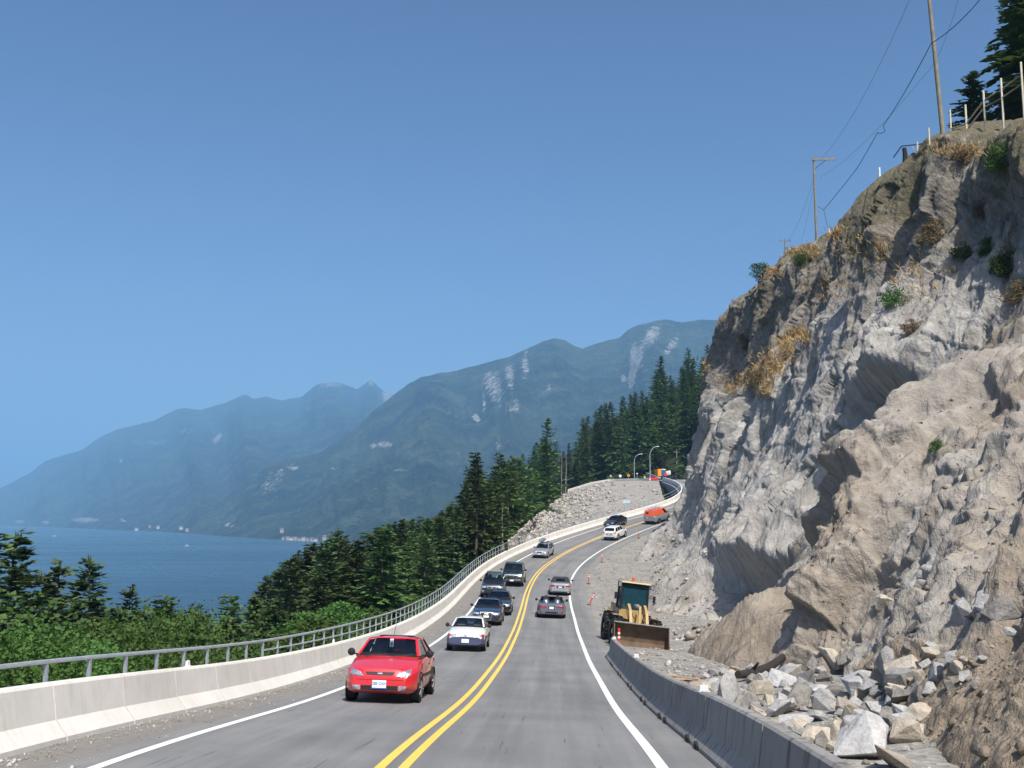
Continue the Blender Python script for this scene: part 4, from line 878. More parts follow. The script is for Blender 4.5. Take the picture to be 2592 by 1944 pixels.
# photo zoom boxes (centre x, y, width, height in the 2.48x crop at 1700,1500), kind
RK = [(360, 640, 190, 230, 0), (140, 600, 130, 70, 1), (225, 600, 80, 60, 1), (690, 560, 220, 110, 0), (740, 500, 180, 80, 0), (560, 610, 160, 100, 1), (860, 560, 140, 120, 0), (500, 700, 130, 110, 2), (530, 770, 160, 100, 1), (680, 740, 200, 120, 0), (810, 680, 200, 180, 2), (980, 690, 150, 140, 0), (920, 630, 170, 90, 0), (1110, 700, 95, 85, 1), (1190, 660, 140, 165, 1), (1290, 650, 115, 110, 0), (1200, 570, 300, 140, 0), (1410, 640, 125, 125, 1), (1440, 560, 180, 150, 0), (1350, 450, 130, 180, 0), (1470, 470, 240, 120, 1), (1560, 530, 90, 100, 1), (1640, 390, 150, 80, 1), (1650, 340, 95, 55, 0), (1760, 400, 105, 60, 0), (1680, 500, 150, 95, 0), (1790, 470, 105, 75, 1), (1850, 540, 115, 85, 0), (1620, 610, 105, 75, 0), (1380, 700, 95, 105, 0), (1300, 740, 115, 85, 0), (1210, 780, 115, 75, 2), (1110, 770, 95, 95, 1), (920, 780, 115, 75, 0), (780, 840, 240, 125, 0), (640, 840, 125, 85, 1), (900, 880, 135, 110, 0), (950, 940, 105, 120, 2), (1020, 880, 115, 130, 1), (1220, 960, 380, 270, 0), (1180, 850, 200, 115, 0), (1330, 830, 115, 95, 2), (1350, 790, 95, 65, 2), (1440, 770, 85, 65, 2), (1010, 970, 105, 75, 1), (1430, 1085, 330, 90, 1), (1740, 580, 75, 65, 2), (1910, 580, 65, 65, 0), (470, 610, 90, 60, 0), (610, 690, 100, 80, 1), (740, 640, 110, 80, 0), (1070, 640, 100, 70, 0), (1130, 610, 80, 60, 1), (1510, 620, 80, 70, 2), (1560, 650, 70, 55, 0), (1700, 440, 90, 60, 2), (1600, 450, 90, 60, 0), (1540, 580, 70, 50, 2),
      (1810, 130, 190, 240, 0), (1950, 40, 190, 100, 0), (1910, 110, 75, 85, 1), (2040, 90, 220, 160, 2), (1340, 65, 170, 120, 1), (1515, 205, 95, 105, 2), (2180, 190, 95, 75, 1), (2130, 235, 95, 60, 0), (1000, 420, 100, 140, 1), (1080, 430, 90, 120, 2), (900, 470, 90, 110, 2), (1160, 465, 60, 40, 1), (1820, 300, 60, 45, 0), (1840, 420, 60, 50, 1), (1960, 410, 55, 40, 0), (1480, 340, 60, 60, 2), (2010, 340, 40, 30, 1), (1990, 860, 60, 45, 2), (1640, 960, 50, 36, 0), (1470, 980, 60, 40, 0)]
WORDS = ['grey', 'tan', 'dark']
big = {0: 'tall pointed pale boulder behind the precast barrier, leftmost of the large ones', 39: 'largest grey boulder, square, right behind the near barrier', 58: 'rounded bright grey block high on the soil slope', 16: 'long grey slab leaning at the back of the boulder pile', 45: 'flat tan slab at the bottom edge behind the barrier', 34: 'wide pale slab lying just behind the barrier', 61: 'long dark slab beside the rounded bright block on the slope'}
used = {}
for i, (x, y, w, h, k) in enumerate(RK):
    px, py = 1700 + x / 2.48, 1500 + (y + h * .28) / 2.48; hit = cast(px, py, (1, 2))
    if hit is None: continue
    Z = hit[0].y; W = w / 2.48 / F * Z; Hh = h / 2.48 / F * Z; mat = ('granite', 'tan_granite', 'dark_granite')[k]
    size = 'big' if W > .75 else ('middling' if W > .42 else 'small'); zone = 'on the soil slope' if y < 330 and x > 1250 else ('at the foot of the brown spur' if y < 520 else ('in the pile behind the barrier' if x < 1100 else 'in the right half of the boulder pile'))
    lab = big.get(i) or f'{size} {WORDS[k]} boulder {zone}'
    o = bpy.data.objects.new('boulder', BMC[mat][i % 12]); COL.objects.link(o); used[lab] = used.get(lab, 0) + 1
    o.location = (hit[0] + Vector((0, .1 * W, Hh * .34 - .02))) if y > 330 or x < 1250 else (hit[0] - hit[1] * (.12 * W if hit[1].z > 0 else -.12 * W) + Vector((.12 * W, .12 * W, Hh * .18))); o.rotation_euler = (rnd.uniform(-.5, .5), rnd.uniform(-.5, .5), rnd.uniform(0, 6.28)); o.scale = (W * 1.05, W * rnd.uniform(.8, 1.05), Hh * 1.1)
    tag(o, lab, 'boulder', 'boulders behind the precast barrier')
g_b = random.Random(44)
for i in range(150):
    px, py = g_b.uniform(1760, 2330), g_b.uniform(1690, 1900)
    if py < 1655 + (px - 1700) * .12 or py > 1745 + (px - 1700) * .42 or py > 1890: continue
    hit = cast(px, py, (1, 2))
    if hit is None: continue
    W = g_b.uniform(.22, .62); k = g_b.choice((0, 0, 1, 2)); o = bpy.data.objects.new('boulder', BMC[('granite', 'tan_granite', 'dark_granite')[k]][g_b.randrange(12)]); COL.objects.link(o); o.location = hit[0] + Vector((0, 0, W * .2)); o.scale = (W, W * g_b.uniform(.8, 1.2), W * g_b.uniform(.6, .9)); o.rotation_euler = (g_b.uniform(-.5, .5), g_b.uniform(-.5, .5), g_b.uniform(0, 6.28))
    tag(o, ('small' if W < .4 else 'middling') + ' ' + WORDS[k] + ' rock wedged among the big boulders behind the barrier', 'boulder', 'boulders behind the precast barrier')
# loose stones: one mass per surface
def stones(name, pts, sizes, seed, mat, label):
    g_ = np.random.default_rng(seed); n = len(pts); base = np.array([(1, 0, 0), (-1, 0, 0), (0, 1, 0), (0, -1, 0), (0, 0, 1), (0, 0, -1)], float)
    V = base[None] * g_.uniform(.55, 1.2, (n, 6, 1)) + g_.normal(0, .15, (n, 6, 3)); th = g_.uniform(0, 6.28, n); c, s_ = np.cos(th), np.sin(th); tl = g_.uniform(-.6, .6, n)
    x = V[..., 0] * c[:, None] - V[..., 1] * s_[:, None]; y = V[..., 0] * s_[:, None] + V[..., 1] * c[:, None]; z = V[..., 2] * .75 + x * np.sin(tl)[:, None] * .5
    V = np.stack([x, y, z], -1) * sizes[:, None, None] * .5 + pts[:, None]
    Fq = np.array([(0, 2, 4), (2, 1, 4), (1, 3, 4), (3, 0, 4), (2, 0, 5), (1, 2, 5), (3, 1, 5), (0, 3, 5)]); Fq = (Fq[None] + 6 * np.arange(n)[:, None, None]).reshape(-1, 3)
    o = link(name, np_mesh(name, V.reshape(-1, 3), Fq), MATS[mat]); return tag(o, label, kind='stuff')
def mat_stones():
    t = NT('loose_stone'); p = t.pos(); c = t.vor(p, 1.6, 'F1', 'Color'); bw = t.n('RGBToBW'); t.t.links.new(c, bw.inputs[0]); n = t.noise(p, 6, 4)
    col = t.ramp(bw.outputs[0], (.2, (.19, .175, .15)), (.45, (.32, .30, .27)), (.6, (.40, .37, .325)), (.8, (.50, .48, .45))); col = t.mix(t.math('MULTIPLY', n, .4), col, (.2, .18, .155)); t.done(col, .92, t.bump(n, .5, .1), spec=.2)
mat_stones(); mat_gravel('soil_stone', (.17, .135, .10), (.27, .22, .17), (.40, .36, .31))
gg = np.random.default_rng(77)
n = 8500; uu = gg.beta(1.15, 1.5, n) * (nu - 2); vq = gg.random(n) * (nv - 2); iu, iv = uu.astype(int), vq.astype(int); fu, fv_ = (uu - iu)[:, None], (vq - iv)[:, None]
pp = FILL[iu, iv] * (1 - fu) * (1 - fv_) + FILL[iu + 1, iv] * fu * (1 - fv_) + FILL[iu, iv + 1] * (1 - fu) * fv_ + FILL[iu + 1, iv + 1] * fu * fv_
keep = gg.random(n) < np.clip(1.15 - uu / nu * 1.25 + .25 * fbm(pp * .08, 2, 7), .04, 1)
pp = pp[keep]; sz = gg.gamma(2.4, .17, len(pp)) * (.75 + pp[:, 1] / 420)
stones('riprap', pp + np.array([0, 0, .1]), np.clip(sz, .18, 1.9), 5, 'loose_stone', 'pale broken rock covering the fill slope')
n = 2600; s_r = gg.uniform(6, 130, n); o_r = 5.3 + gg.gamma(1.5, 2.4, n); pr_ = road(s_r, o_r); pr_[:, 2] = gz(s_r, o_r)
stones('gravel', pr_ + np.array([0, 0, .02]), np.clip(gg.gamma(1.6, .07, n), .04, .5), 6, 'loose_stone', 'scattered stones over the gravel margin')
# rubble fallen along the foot of the face, and clods on the soil slope
iA = gg.integers(160, 580, 2400); jA = (gg.beta(1.2, 6, 2400) * 90 + 34).astype(int); stones('rubble', A2[iA, jA] + gg.normal(0, .1, (2400, 3)), np.clip(gg.gamma(2, .14, 2400), .08, 1.2), 8, 'loose_stone', 'broken rubble lying along the foot of the rock face')
iB = gg.integers(140, 620, 5200); jB = (gg.beta(1.1, 1.6, 5200) * 290 + 24).astype(int); stones('soil_stones', B2[iB, jB], np.clip(gg.gamma(1.4, .045, 5200), .03, .36), 9, 'soil_stone', 'small stones strewn over the soil of the spur')
n = 4200; s_r = 4 + 70 * gg.random(n) ** 1.5; o_r = -4.93 + gg.gamma(1.4, .24, n); pr_ = road(s_r, o_r)
stones('grit', pr_ + np.array([0, 0, .006]), np.clip(gg.gamma(1.5, .016, n), .012, .10), 10, 'loose_stone', 'grit and pebbles on the shoulder below the parapet')

# planks and a dark log
for i, (a, b, Z, w, lab) in enumerate((((1640, 1683), (1712, 1692), 37.5, .22, 'short brown plank lying flat by the barrier reflector'), ((1644, 1690), (1790, 1722), 36, .14, 'long brown plank beneath the pale stud'), ((1702, 1700), (1770, 1711), 36, .09, 'pale narrow stud lying on the long plank'), ((1674, 1712), (1712, 1718), 34.5, .2, 'short plank half buried behind the barrier'), ((1735, 1705), (1772, 1730), 35, .12, 'dark broken plank end near the pointed boulder'))):
    A_, B_ = P(*a, Z), P(*b, Z - .6)
    for q in (A_, B_): q[2] = float(down(q[0], q[1], (2,)).z) + .07 + .05 * (i == 2)
    mid = (A_ + B_) / 2; d = Vector(B_ - A_); o = thing('plank', lab, 'plank', tuple(mid), math.atan2(d.y, d.x), 'planks dumped behind the barrier'); o.rotation_euler[1] = -math.asin(d.z / d.length)
    L = d.length; mb = MB(); mb.add([(-L / 2, -w / 2, -.02), (L / 2 - .04, -w / 2, -.02), (L / 2, w / 2, -.02), (-L / 2 + .05, w / 2, -.02), (-L / 2, -w / 2, .025), (L / 2 - .04, -w / 2, .025), (L / 2, w / 2, .022), (-L / 2 + .05, w / 2, .025)], [(0, 3, 2, 1), (4, 5, 6, 7), (0, 1, 5, 4), (1, 2, 6, 5), (2, 3, 7, 6), (3, 0, 4, 7)]); mb.build('board', MATS['plank_wood' if i != 4 else 'log_dark'], o)
    if i in (0, 1): MB().box((L * .3, 0, .032), (.05, w * .9, .015)).build('cleat', MATS['plank_wood'], o)
pts = [P(1868, 1716, 36), P(1905, 1712, 37), P(1945, 1698, 38.5), P(1985, 1668, 40.5)]; mb = MB(); mb.tube([p + np.array([0, 0, .1]) for p in pts], [.13, .16, .17, .12], 10); mb.tube([pts[1] + np.array([0, 0, .2]), pts[1] + np.array([.15, -.3, .5])], [.08, .03], 6)
lg = mb.build('log', MATS['log_dark'], None, True); tag(lg, 'dark curved log lying at the foot of the brown spur', 'log')
# ------------------------------------------------------------------ vehicles
def paint(name, c, metal=0.0, rough=.32):
    t = NT(name); p = t.pos(obj=True); n = t.noise(p, 1.5, 4); f = t.noise(p, 22, 3); sp = t.n('SeparateXYZ'); t.t.links.new(p, sp.inputs[0])
    col = t.mix(t.math('MULTIPLY', t.ramp(n, (.4, 0.0), (.75, 1.0)), .18), c, tuple(x * .7 + .02 for x in c))
    dirt = t.math('MULTIPLY', t.ramp(t.math('ADD', sp.outputs[2], t.math('MULTIPLY', f, .25)), (.25, .55), (.62, 0.0)), .6); col = t.mix(dirt, col, (.16, .14, .115))
    return t.done(col, t.math('ADD', rough, t.math('MULTIPLY', f, .12)), None, metal, .5, Coat_Weight=1.0, Coat_Roughness=.05)
paint('red_paint', (.62, .012, .018)); paint('white_car_paint', (.80, .80, .77)); paint('navy_paint', (.008, .013, .032), .0, .22); paint('midnight_paint', (.007, .010, .018), .0, .22); paint('black_car_paint', (.008, .008, .010), .0, .22)
paint('green_paint', (.008, .04, .045), .4); paint('silver_paint', (.52, .54, .56), .7, .38); paint('slate_paint', (.20, .22, .27), .65, .34); paint('orange_van_paint', (.80, .12, .03)); paint('grey_van_paint', (.36, .37, .38), .4, .4); paint('lorry_cab_blue', (.03, .10, .30)); paint('loader_paint', (.43, .29, .11), 0, .65)
varied('bumper_blue', (.07, .08, .14), .55, .15); varied('trim_black', (.02, .02, .022), .5, .2); varied('seat_cloth', (.06, .06, .065), .9, .2); varied('seat_grey', (.28, .26, .23), .9, .15); varied('chrome', (.72, .72, .72), .18, .05, metal=1.0); varied('alloy', (.6, .6, .6), .3, .1, metal=.9)
varied('plate_white', (.80, .81, .82), .5, .04); varied('plate_blue', (.05, .12, .42), .5, .05); varied('tail_red', (.45, .012, .012), .25, .1, spec=.5); varied('amber', (.8, .3, .03), .3, .1, spec=.5); varied('soft_top', (.03, .03, .033), .85, .2); varied('skin', (.55, .36, .27), .6, .08)
def mat_glass(name, tint, refl=.9):
    t = NT(name); t.t.nodes.remove(t.b); fr = t.n('Fresnel'); fr.inputs[0].default_value = 1.5; tr = t.n('BsdfTransparent'); tr.inputs[0].default_value = (*tint, 1); gl = t.n('BsdfGlossy'); gl.inputs[1].default_value = .03; gl.inputs[0].default_value = (refl, refl, refl, 1)
    mx = t.n('MixShader'); t.t.links.new(t.math('ADD', fr.outputs[0], .03), mx.inputs[0]); t.t.links.new(tr.outputs[0], mx.inputs[1]); t.t.links.new(gl.outputs[0], mx.inputs[2]); t.t.links.new(mx.outputs[0], t.out.inputs[0])
mat_glass('car_glass', (.56, .64, .63)); mat_glass('dark_glass', (.07, .09, .10)); mat_glass('clear_glass', (.55, .66, .70))
def mat_lamp():
    t = NT('headlamp'); p = t.pos(obj=True); v = t.vor(p, 14); t.done(t.mix(t.ramp(v, (.1, 0.0), (.5, 1.0)), (.85, .86, .88), (.45, .47, .5)), .08, t.bump(v, .5, .02), .65, .6, Coat_Weight=1.0)
mat_lamp()

def skin_person(name, joints, edges, radii, mats, label, loc, rz, group=None, parent_children=()):
    me = bpy.data.meshes.new(name); me.from_pydata(joints, edges, []); ob = bpy.data.objects.new('tmp', me); COL.objects.link(ob)
    ob.modifiers.new('s', 'SKIN'); ob.modifiers.new('u', 'SUBSURF').levels = 1
    for i, r in enumerate(radii): me.skin_vertices[0].data[i].radius = (r, r)
    me.skin_vertices[0].data[0].use_root = True
    dg = bpy.context.evaluated_depsgraph_get(); m2 = bpy.data.meshes.new_from_object(ob.evaluated_get(dg)); bpy.data.objects.remove(ob)
    for p_ in m2.polygons: p_.use_smooth = True
    return m2
def mat_person(name, shirt, pants, zneck, hair=(.06, .04, .03), ztop=None, zwaist=None):
    t = NT(name); p = t.pos(obj=True); sp = t.n('SeparateXYZ'); t.t.links.new(p, sp.inputs[0]); z = sp.outputs[2]; f = t.noise(p, 9, 3)
    st = lambda a: t.ramp(t.math('SUBTRACT', z, a), (.0, 0.0), (.004, 1.0))
    c = shirt
    if zwaist is not None: c = t.mix(st(zwaist), pants, shirt)
    c = t.mix(st(zneck), c, (.55, .36, .27)); c = t.mix(st(ztop if ztop else zneck + .2), c, hair); c = t.mix(t.math('MULTIPLY', f, .25), c, (.05, .05, .05)); t.done(c, .8)
SEAT_J = [(0, 0, .10), (0, -.06, .32), (0, -.10, .50), (0, -.09, .60), (0, -.05, .74), (.19, -.09, .50), (.24, .10, .34), (.16, .36, .42), (-.19, -.09, .50), (-.24, .10, .34), (-.14, .36, .42), (.10, .10, .08), (.11, .46, .14), (.11, .52, -.20), (-.10, .10, .08), (-.11, .46, .14), (-.11, .52, -.20)]
SEAT_E = [(0, 1), (1, 2), (2, 3), (3, 4), (2, 5), (5, 6), (6, 7), (2, 8), (8, 9), (9, 10), (0, 11), (11, 12), (12, 13), (0, 14), (14, 15), (15, 16)]
SEAT_R = [.14, .15, .11, .055, .095, .06, .048, .035, .06, .048, .035, .085, .07, .05, .085, .07, .05]
SEATED = skin_person('person', SEAT_J, SEAT_E, SEAT_R, None, '', (0, 0, 0), 0)

def drape(bvh, quad, side, eps=.012, n=12, m=6, thick=.0):
    """patch with corners given as (a, z) pairs laid on the body from one side"""
    q = np.array(quad, float); V = []
    for i in range(n):
        for j in range(m):
            u, v = i / (n - 1), j / (m - 1); a, z = (q[0] * (1 - u) + q[1] * u) * (1 - v) + (q[3] * (1 - u) + q[2] * u) * v
            if side in ('front', 'rear'):
                sg = 1 if side == 'front' else -1; h = bvh.ray_cast(Vector((a, 5 * sg, z)), Vector((0, -sg, 0)))
                for _ in range(12):
                    if h[0] is not None: break
                    a *= .96; h = bvh.ray_cast(Vector((a, 5 * sg, z)), Vector((0, -sg, 0)))
                pt = Vector((a, 2 * sg, z)) if h[0] is None else h[0] + Vector((0, eps * sg, 0))
            else:
                sg = 1 if side == 'right' else -1; h = bvh.ray_cast(Vector((5 * sg, a, z)), Vector((-sg, 0, 0))); pt = Vector((.8 * sg, a, z)) if h[0] is None else h[0] + Vector((eps * sg, 0, 0))
            V.append(pt)
    mb = MB(); mb.add(V, [tuple(f) for f in grid_faces(n, m)]); return mb

def face_panes(c, panes, nu_=9, bulge=.03, inset=.02):
    """c: 4 corners (u0v0, u1v0, u1v1, u0v1); panes: (u0,u1,v0,v1) glass areas -> frame mesh builder + list of pane builders"""
    c = [Vector(p) for p in c]; nrm = (c[1] - c[0]).cross(c[3] - c[0]).normalized()
    us = sorted(set([0, 1] + [p[0] for p in panes] + [p[1] for p in panes] + list(np.linspace(0, 1, nu_)))); vs = sorted(set([0, 1] + [p[2] for p in panes] + [p[3] for p in panes] + list(np.linspace(0, 1, 5))))
    def pt(u, v, d=0.0): return (c[0] * (1 - u) + c[1] * u) * (1 - v) + (c[3] * (1 - u) + c[2] * u) * v + nrm * (bulge * 4 * u * (1 - u) + bulge * .6 * v * (1 - v) - d)
    fr = MB(); gl = [MB() for _ in panes]
    for i in range(len(us) - 1):
        for j in range(len(vs) - 1):
            um, vm = (us[i] + us[i + 1]) / 2, (vs[j] + vs[j + 1]) / 2; tgt = fr; d = 0.0
            for k, p in enumerate(panes):
                if p[0] < um < p[1] and p[2] < vm < p[3]: tgt = gl[k]; d = inset
            tgt.add([pt(us[i], vs[j], d), pt(us[i + 1], vs[j], d), pt(us[i + 1], vs[j + 1], d), pt(us[i], vs[j + 1], d)], [(0, 1, 2, 3)])
    return fr, gl

def weld(o):
    bm = bmesh.new(); bm.from_mesh(o.data); bmesh.ops.remove_doubles(bm, verts=bm.verts, dist=.0005); bmesh.ops.recalc_face_normals(bm, faces=bm.faces)
    for f in bm.faces: f.smooth = True
    for e in bm.edges:
        if len(e.link_faces) == 2 and e.calc_face_angle() > .6: e.smooth = False
    bm.to_mesh(o.data); bm.free(); return o

def set_pose(root, s, o, away):
    p = road(s, o); t = Vector(road(s + 1, o) - road(s - 1, o)).normalized(); r = Vector(road(s, o + 1) - road(s, o - 1)).normalized()
    if not away: t, r = -t, -r
    n = r.cross(t).normalized(); r = t.cross(n).normalized()
    M = Matrix((r, t, n)).transposed().to_4x4(); M.translation = Vector(p) + n * .008; root.matrix_basis = M

def vehicle(name, label, cat, s, o, away, C, group):
    L, W, H = C['L'], C['W'], C['H']; root = thing(name, label, cat, group=group); set_pose(root, s, o, away); hw = W / 2
    pm = MATS[C['paint']]; zb = C.get('zb', .2); zc = C['cowl']; zd = C['deck']; zn = C['nose']; zt_ = C.get('tail', zd - .02); yws, ywt, yrt, yrb = C['g']
    up = MATS[C.get('upper', C['paint'])]
    def ztop(y):
        return float(np.interp(y, [-L / 2, -L / 2 + .12, yrb, yws, L / 2 - .35, L / 2 - .08, L / 2], [zt_ - .10, zt_, zd, zc, zn, zn - .07, zn - .20]))
    ys = sorted(set([-L / 2, -L / 2 + .06, -L / 2 + .16, -L / 2 + .4, yrb, yrb + .25, 0, .35, yws - .25, yws, (yws + L / 2) / 2, L / 2 - .55, L / 2 - .35, L / 2 - .2, L / 2 - .09, L / 2 - .03, L / 2]))
    rings = []
    for y in ys:
        e = max(0.0, abs(y) - (L / 2 - .5)) / .5; h_ = hw * (1 - C.get('round', .17) * e ** 2.6) * (1 - .03 * abs(2 * y / L) ** 2); zt = ztop(y); b = zb + .10 * e ** 3; mid = b + (zt - b) * .55
        zz = .6 if zt > .7 else mid
        half = [(0, b), (.78 * h_, b), (.93 * h_, b + .05), (.99 * h_, b + .2 * (zt - b)), (h_, mid), (.985 * h_, zt - .16 * (zt - b)), (.93 * h_, zt - .045), (.84 * h_, zt + .0), (.5 * h_, zt + .022), (0, zt + .03)]
        rings.append([(x, y, z) for x, z in half] + [(-x, y, z) for x, z in half[-2:0:-1]])
    mb = MB(); n = len(rings[0]); mb.add([q for r in rings for q in r], [(i * n + k, i * n + (k + 1) % n, (i + 1) * n + (k + 1) % n, (i + 1) * n + k) for i in range(len(rings) - 1) for k in range(n)] + [tuple(range(n)), tuple(range((len(rings) - 1) * n, len(rings) * n))])
    body = weld(mb.build('body', pm, root)); bvh = BVHTree.FromPolygons([v.co.copy() for v in body.data.vertices], [tuple(p.vertices) for p in body.data.polygons])
    if C.get('bumper'):
        bmn, bz = C['bumper']; mb = MB()
        for p_ in body.data.polygons:
            if p_.center.z < bz and abs(p_.center.y) > L / 2 - .62:
                mb.add([body.data.vertices[i].co + (Vector((body.data.vertices[i].co.x, 0, 0)).normalized() * .012 + Vector((0, math.copysign(.016, p_.center.y), 0))) for i in p_.vertices], [tuple(range(len(p_.vertices)))])
        if mb.v: mb.build('bumper', MATS[bmn], root)
    # glasshouse
    bf, br, tf, tr_ = C.get('wide', (.90, .88, .70, .68)); zr_ = H - .035
    ws = [(-bf * hw, yws, zc), (bf * hw, yws, zc), (tf * hw, ywt, zr_), (-tf * hw, ywt, zr_)]
    rw = [(br * hw, yrb, zd), (-br * hw, yrb, zd), (-tr_ * hw, yrt, zr_ - .01), (tr_ * hw, yrt, zr_ - .01)]
    gm = MATS[C.get('glass', 'car_glass')]; fr_all = MB()
    def glass(mbs, nm):
        for g_ in mbs: weld(g_.build(nm, gm, root))
    f_, g_ = face_panes([ws[1], ws[0], ws[3], ws[2]], [(.045, .955, .02, .95)]); fr_all.add(f_.v, f_.f); glass(g_, 'windscreen')
    if not C.get('open'):
        f_, g_ = face_panes([rw[1], rw[0], rw[3], rw[2]], [C.get('rear_pane', (.08, .92, .12, .9))]); fr_all.add(f_.v, f_.f); glass(g_, 'rear_window')
        for sg in (1, -1):
            a, b_, c_, d_ = (rw[0] if sg > 0 else rw[1]), (ws[1] if sg > 0 else ws[0]), (ws[2] if sg > 0 else ws[3]), (rw[3] if sg > 0 else rw[2])
            f_, g_ = face_panes([a, b_, c_, d_] if sg > 0 else [b_, a, d_, c_], [(p[0], p[1], .05, .9) if sg > 0 else (1 - p[1], 1 - p[0], .05, .9) for p in C.get('sides', ((.10, .47), (.52, .93)))], bulge=.015); fr_all.add(f_.v, f_.f); glass(g_, 'side_window')
        weld(fr_all.build('window_frame', up, root))
        R = []; 
        for i in range(7):
            for j in range(7):
                u, v = i / 6, j / 6; p_ = (Vector(ws[3]) * (1 - u) + Vector(ws[2]) * u) * (1 - v) + (Vector(rw[2]) * (1 - u) + Vector(rw[3]) * u) * v; R.append(p_ + Vector((0, 0, .06 * (1 - (2 * u - 1) ** 4) * (1 - (2 * v - 1) ** 4))))
        mb = MB(); mb.add(R, [tuple(f) for f in grid_faces(7, 7)]); weld(mb.build('roof', up, root))
    else:
        weld(fr_all.build('windscreen_frame', MATS['trim_black'], root))
    # cabin
    mb = MB(); mb.box((0, (yws + yrb) / 2, min(zc, zd) + .02), (W * .90, yws - yrb - .04, .06)); mb.box((0, yws - .22, zc + .03), (W * .8, .3, .12)); mb.build('cabin', MATS['trim_black'], root)
    seatm = MATS[C.get('seats', 'seat_cloth')]; row = [yws - 1.05] + ([yws - 1.95] if not C.get('open') and yrb < yws - 2.2 else [])
    for yy in row:
        for sx in (-.38, .38):
            mb = MB(); mb.box((sx, yy, zc - .05), (.46, .16, .62), 0, .16, 0, .8); mb.box((sx, yy - .10, zc + .36), (.24, .10, .17), 0, .12, 0, .85); mb.build('seat', seatm, root)
    # wheels
    wr = C.get('wr', .31); yf, yr = C.get('axles', (L / 2 - .82, -L / 2 + .78))
    for yy in (yf, yr):
        for sg in (1, -1):
            x = sg * (hw - .105)
            MB().lathe([(wr * 1.16, -.012), (wr * 1.16, .012), (0, .014)], 20, 'x', (sg * (hw - .004), yy, wr + .03)).build('wheel_arch', MATS['trim_black'], root)
            w_ = MB().lathe([(wr * .62, -.10), (wr * .93, -.105), (wr, -.07), (wr, .07), (wr * .93, .105), (wr * .62, .10)], 22, 'x', (x, yy, wr)).build('wheel', MATS['black_rubber'], root, True)
            rm = MB(); xo = x + sg * .105
            rm.lathe([(wr * .64, -.02), (wr * .60, .012 * sg), (wr * .52, .0)], 22, 'x', (xo, yy, wr)); rm.lathe([(0, .015 * sg), (wr * .15, .015 * sg), (wr * .16, -.03 * sg)], 10, 'x', (xo, yy, wr))
            for k in range(5):
                a = 2 * math.pi * k / 5 + .3; rm.box((xo, yy + math.cos(a) * wr * .33, wr + math.sin(a) * wr * .33), (.03, wr * .5, wr * .16), 0, a)
            rm.lathe([(0, -.035 * sg), (wr * .6, -.035 * sg)], 16, 'x', (xo, yy, wr)); rm.build('rim', MATS[C.get('rim', 'alloy')], w_)
    for sd_ in ('left', 'right'):
        for yy in ((yws - .12, -.62) if C.get('doors', 4) == 2 else (yws - .12, -.10, -1.02)):
            if yr + .35 < yy < yf - .2: drape(bvh, [(yy, zb + .12), (yy + .016, zb + .12), (yy + .016, zc - .06), (yy, zc - .06)], sd_, .004, 2, 8).build('door_gap', MATS['trim_black'], root)
    # mirrors
    for sg in (1, -1):
        mb = MB(); mb.lathe([(0, -.06), (.07, -.05), (.095, 0), (.08, .05), (0, .07)], 10, 'y', (sg * (hw + .10), yws - .38, zc + .09)); mb.box((sg * (hw + .0), yws - .38, zc + .045), (.16, .05, .035)); mb.build('mirror', MATS[C.get('mirror', 'trim_black')], root, True)
    # fittings: (name, material, side, quad[, eps])
    for it in C['fit']:
        nm, mt, sd_, qd = it[:4]; mir = [1]
        if it[-1] == 'pair': mir = [1, -1]
        for sg in mir:
            q_ = qd if sg == 1 else [(-a, z) for a, z in qd]; drape(bvh, q_, sd_, .012 if len(it) < 6 else it[4]).build(nm, MATS[mt], root, True)
    for sd_ in ('left', 'right'):
        drape(bvh, [(-L * .33, zb + .02), (L * .28, zb + .02), (L * .28, zb + .11), (-L * .33, zb + .11)], sd_, .006, 8, 2).build('sill', MATS['trim_black'], root)
        for yh in ((.12,) if C.get('doors', 4) == 2 else (.30, -.62)): drape(bvh, [(yh - .55, zc * .80), (yh - .40, zc * .80), (yh - .40, zc * .84), (yh - .55, zc * .84)], sd_, .012, 3, 2).build('door_handle', MATS['trim_black'], root)
        if C.get('strip'): drape(bvh, [(-L * .24, zc * .56), (L * .20, zc * .56), (L * .20, zc * .63), (-L * .24, zc * .63)], sd_, .012, 10, 3).build('rub_strip', MATS['trim_black'], root)
    return root, bvh

def person_in(car, x, y, z, shirt, label, hair=(.06, .04, .03), facing=1):
    nm = 'person_' + str(len(MATS)); mat_person(nm, shirt, shirt, .58, hair, .77); me = SEATED.copy(); me.materials.append(MATS[nm])
    o = bpy.data.objects.new('person', me); COL.objects.link(o); bpy.context.view_layer.update(); o.matrix_basis = car.matrix_basis @ Matrix.Translation((x, y, z)); return tag(o, label, 'person', 'people in the cars')

def sq(x0, x1, z0, z1): return [(x0, z0), (x1, z0), (x1, z1), (x0, z1)]
ON, AW = 'oncoming cars in the outer lane', 'cars driving away in the inner lane'
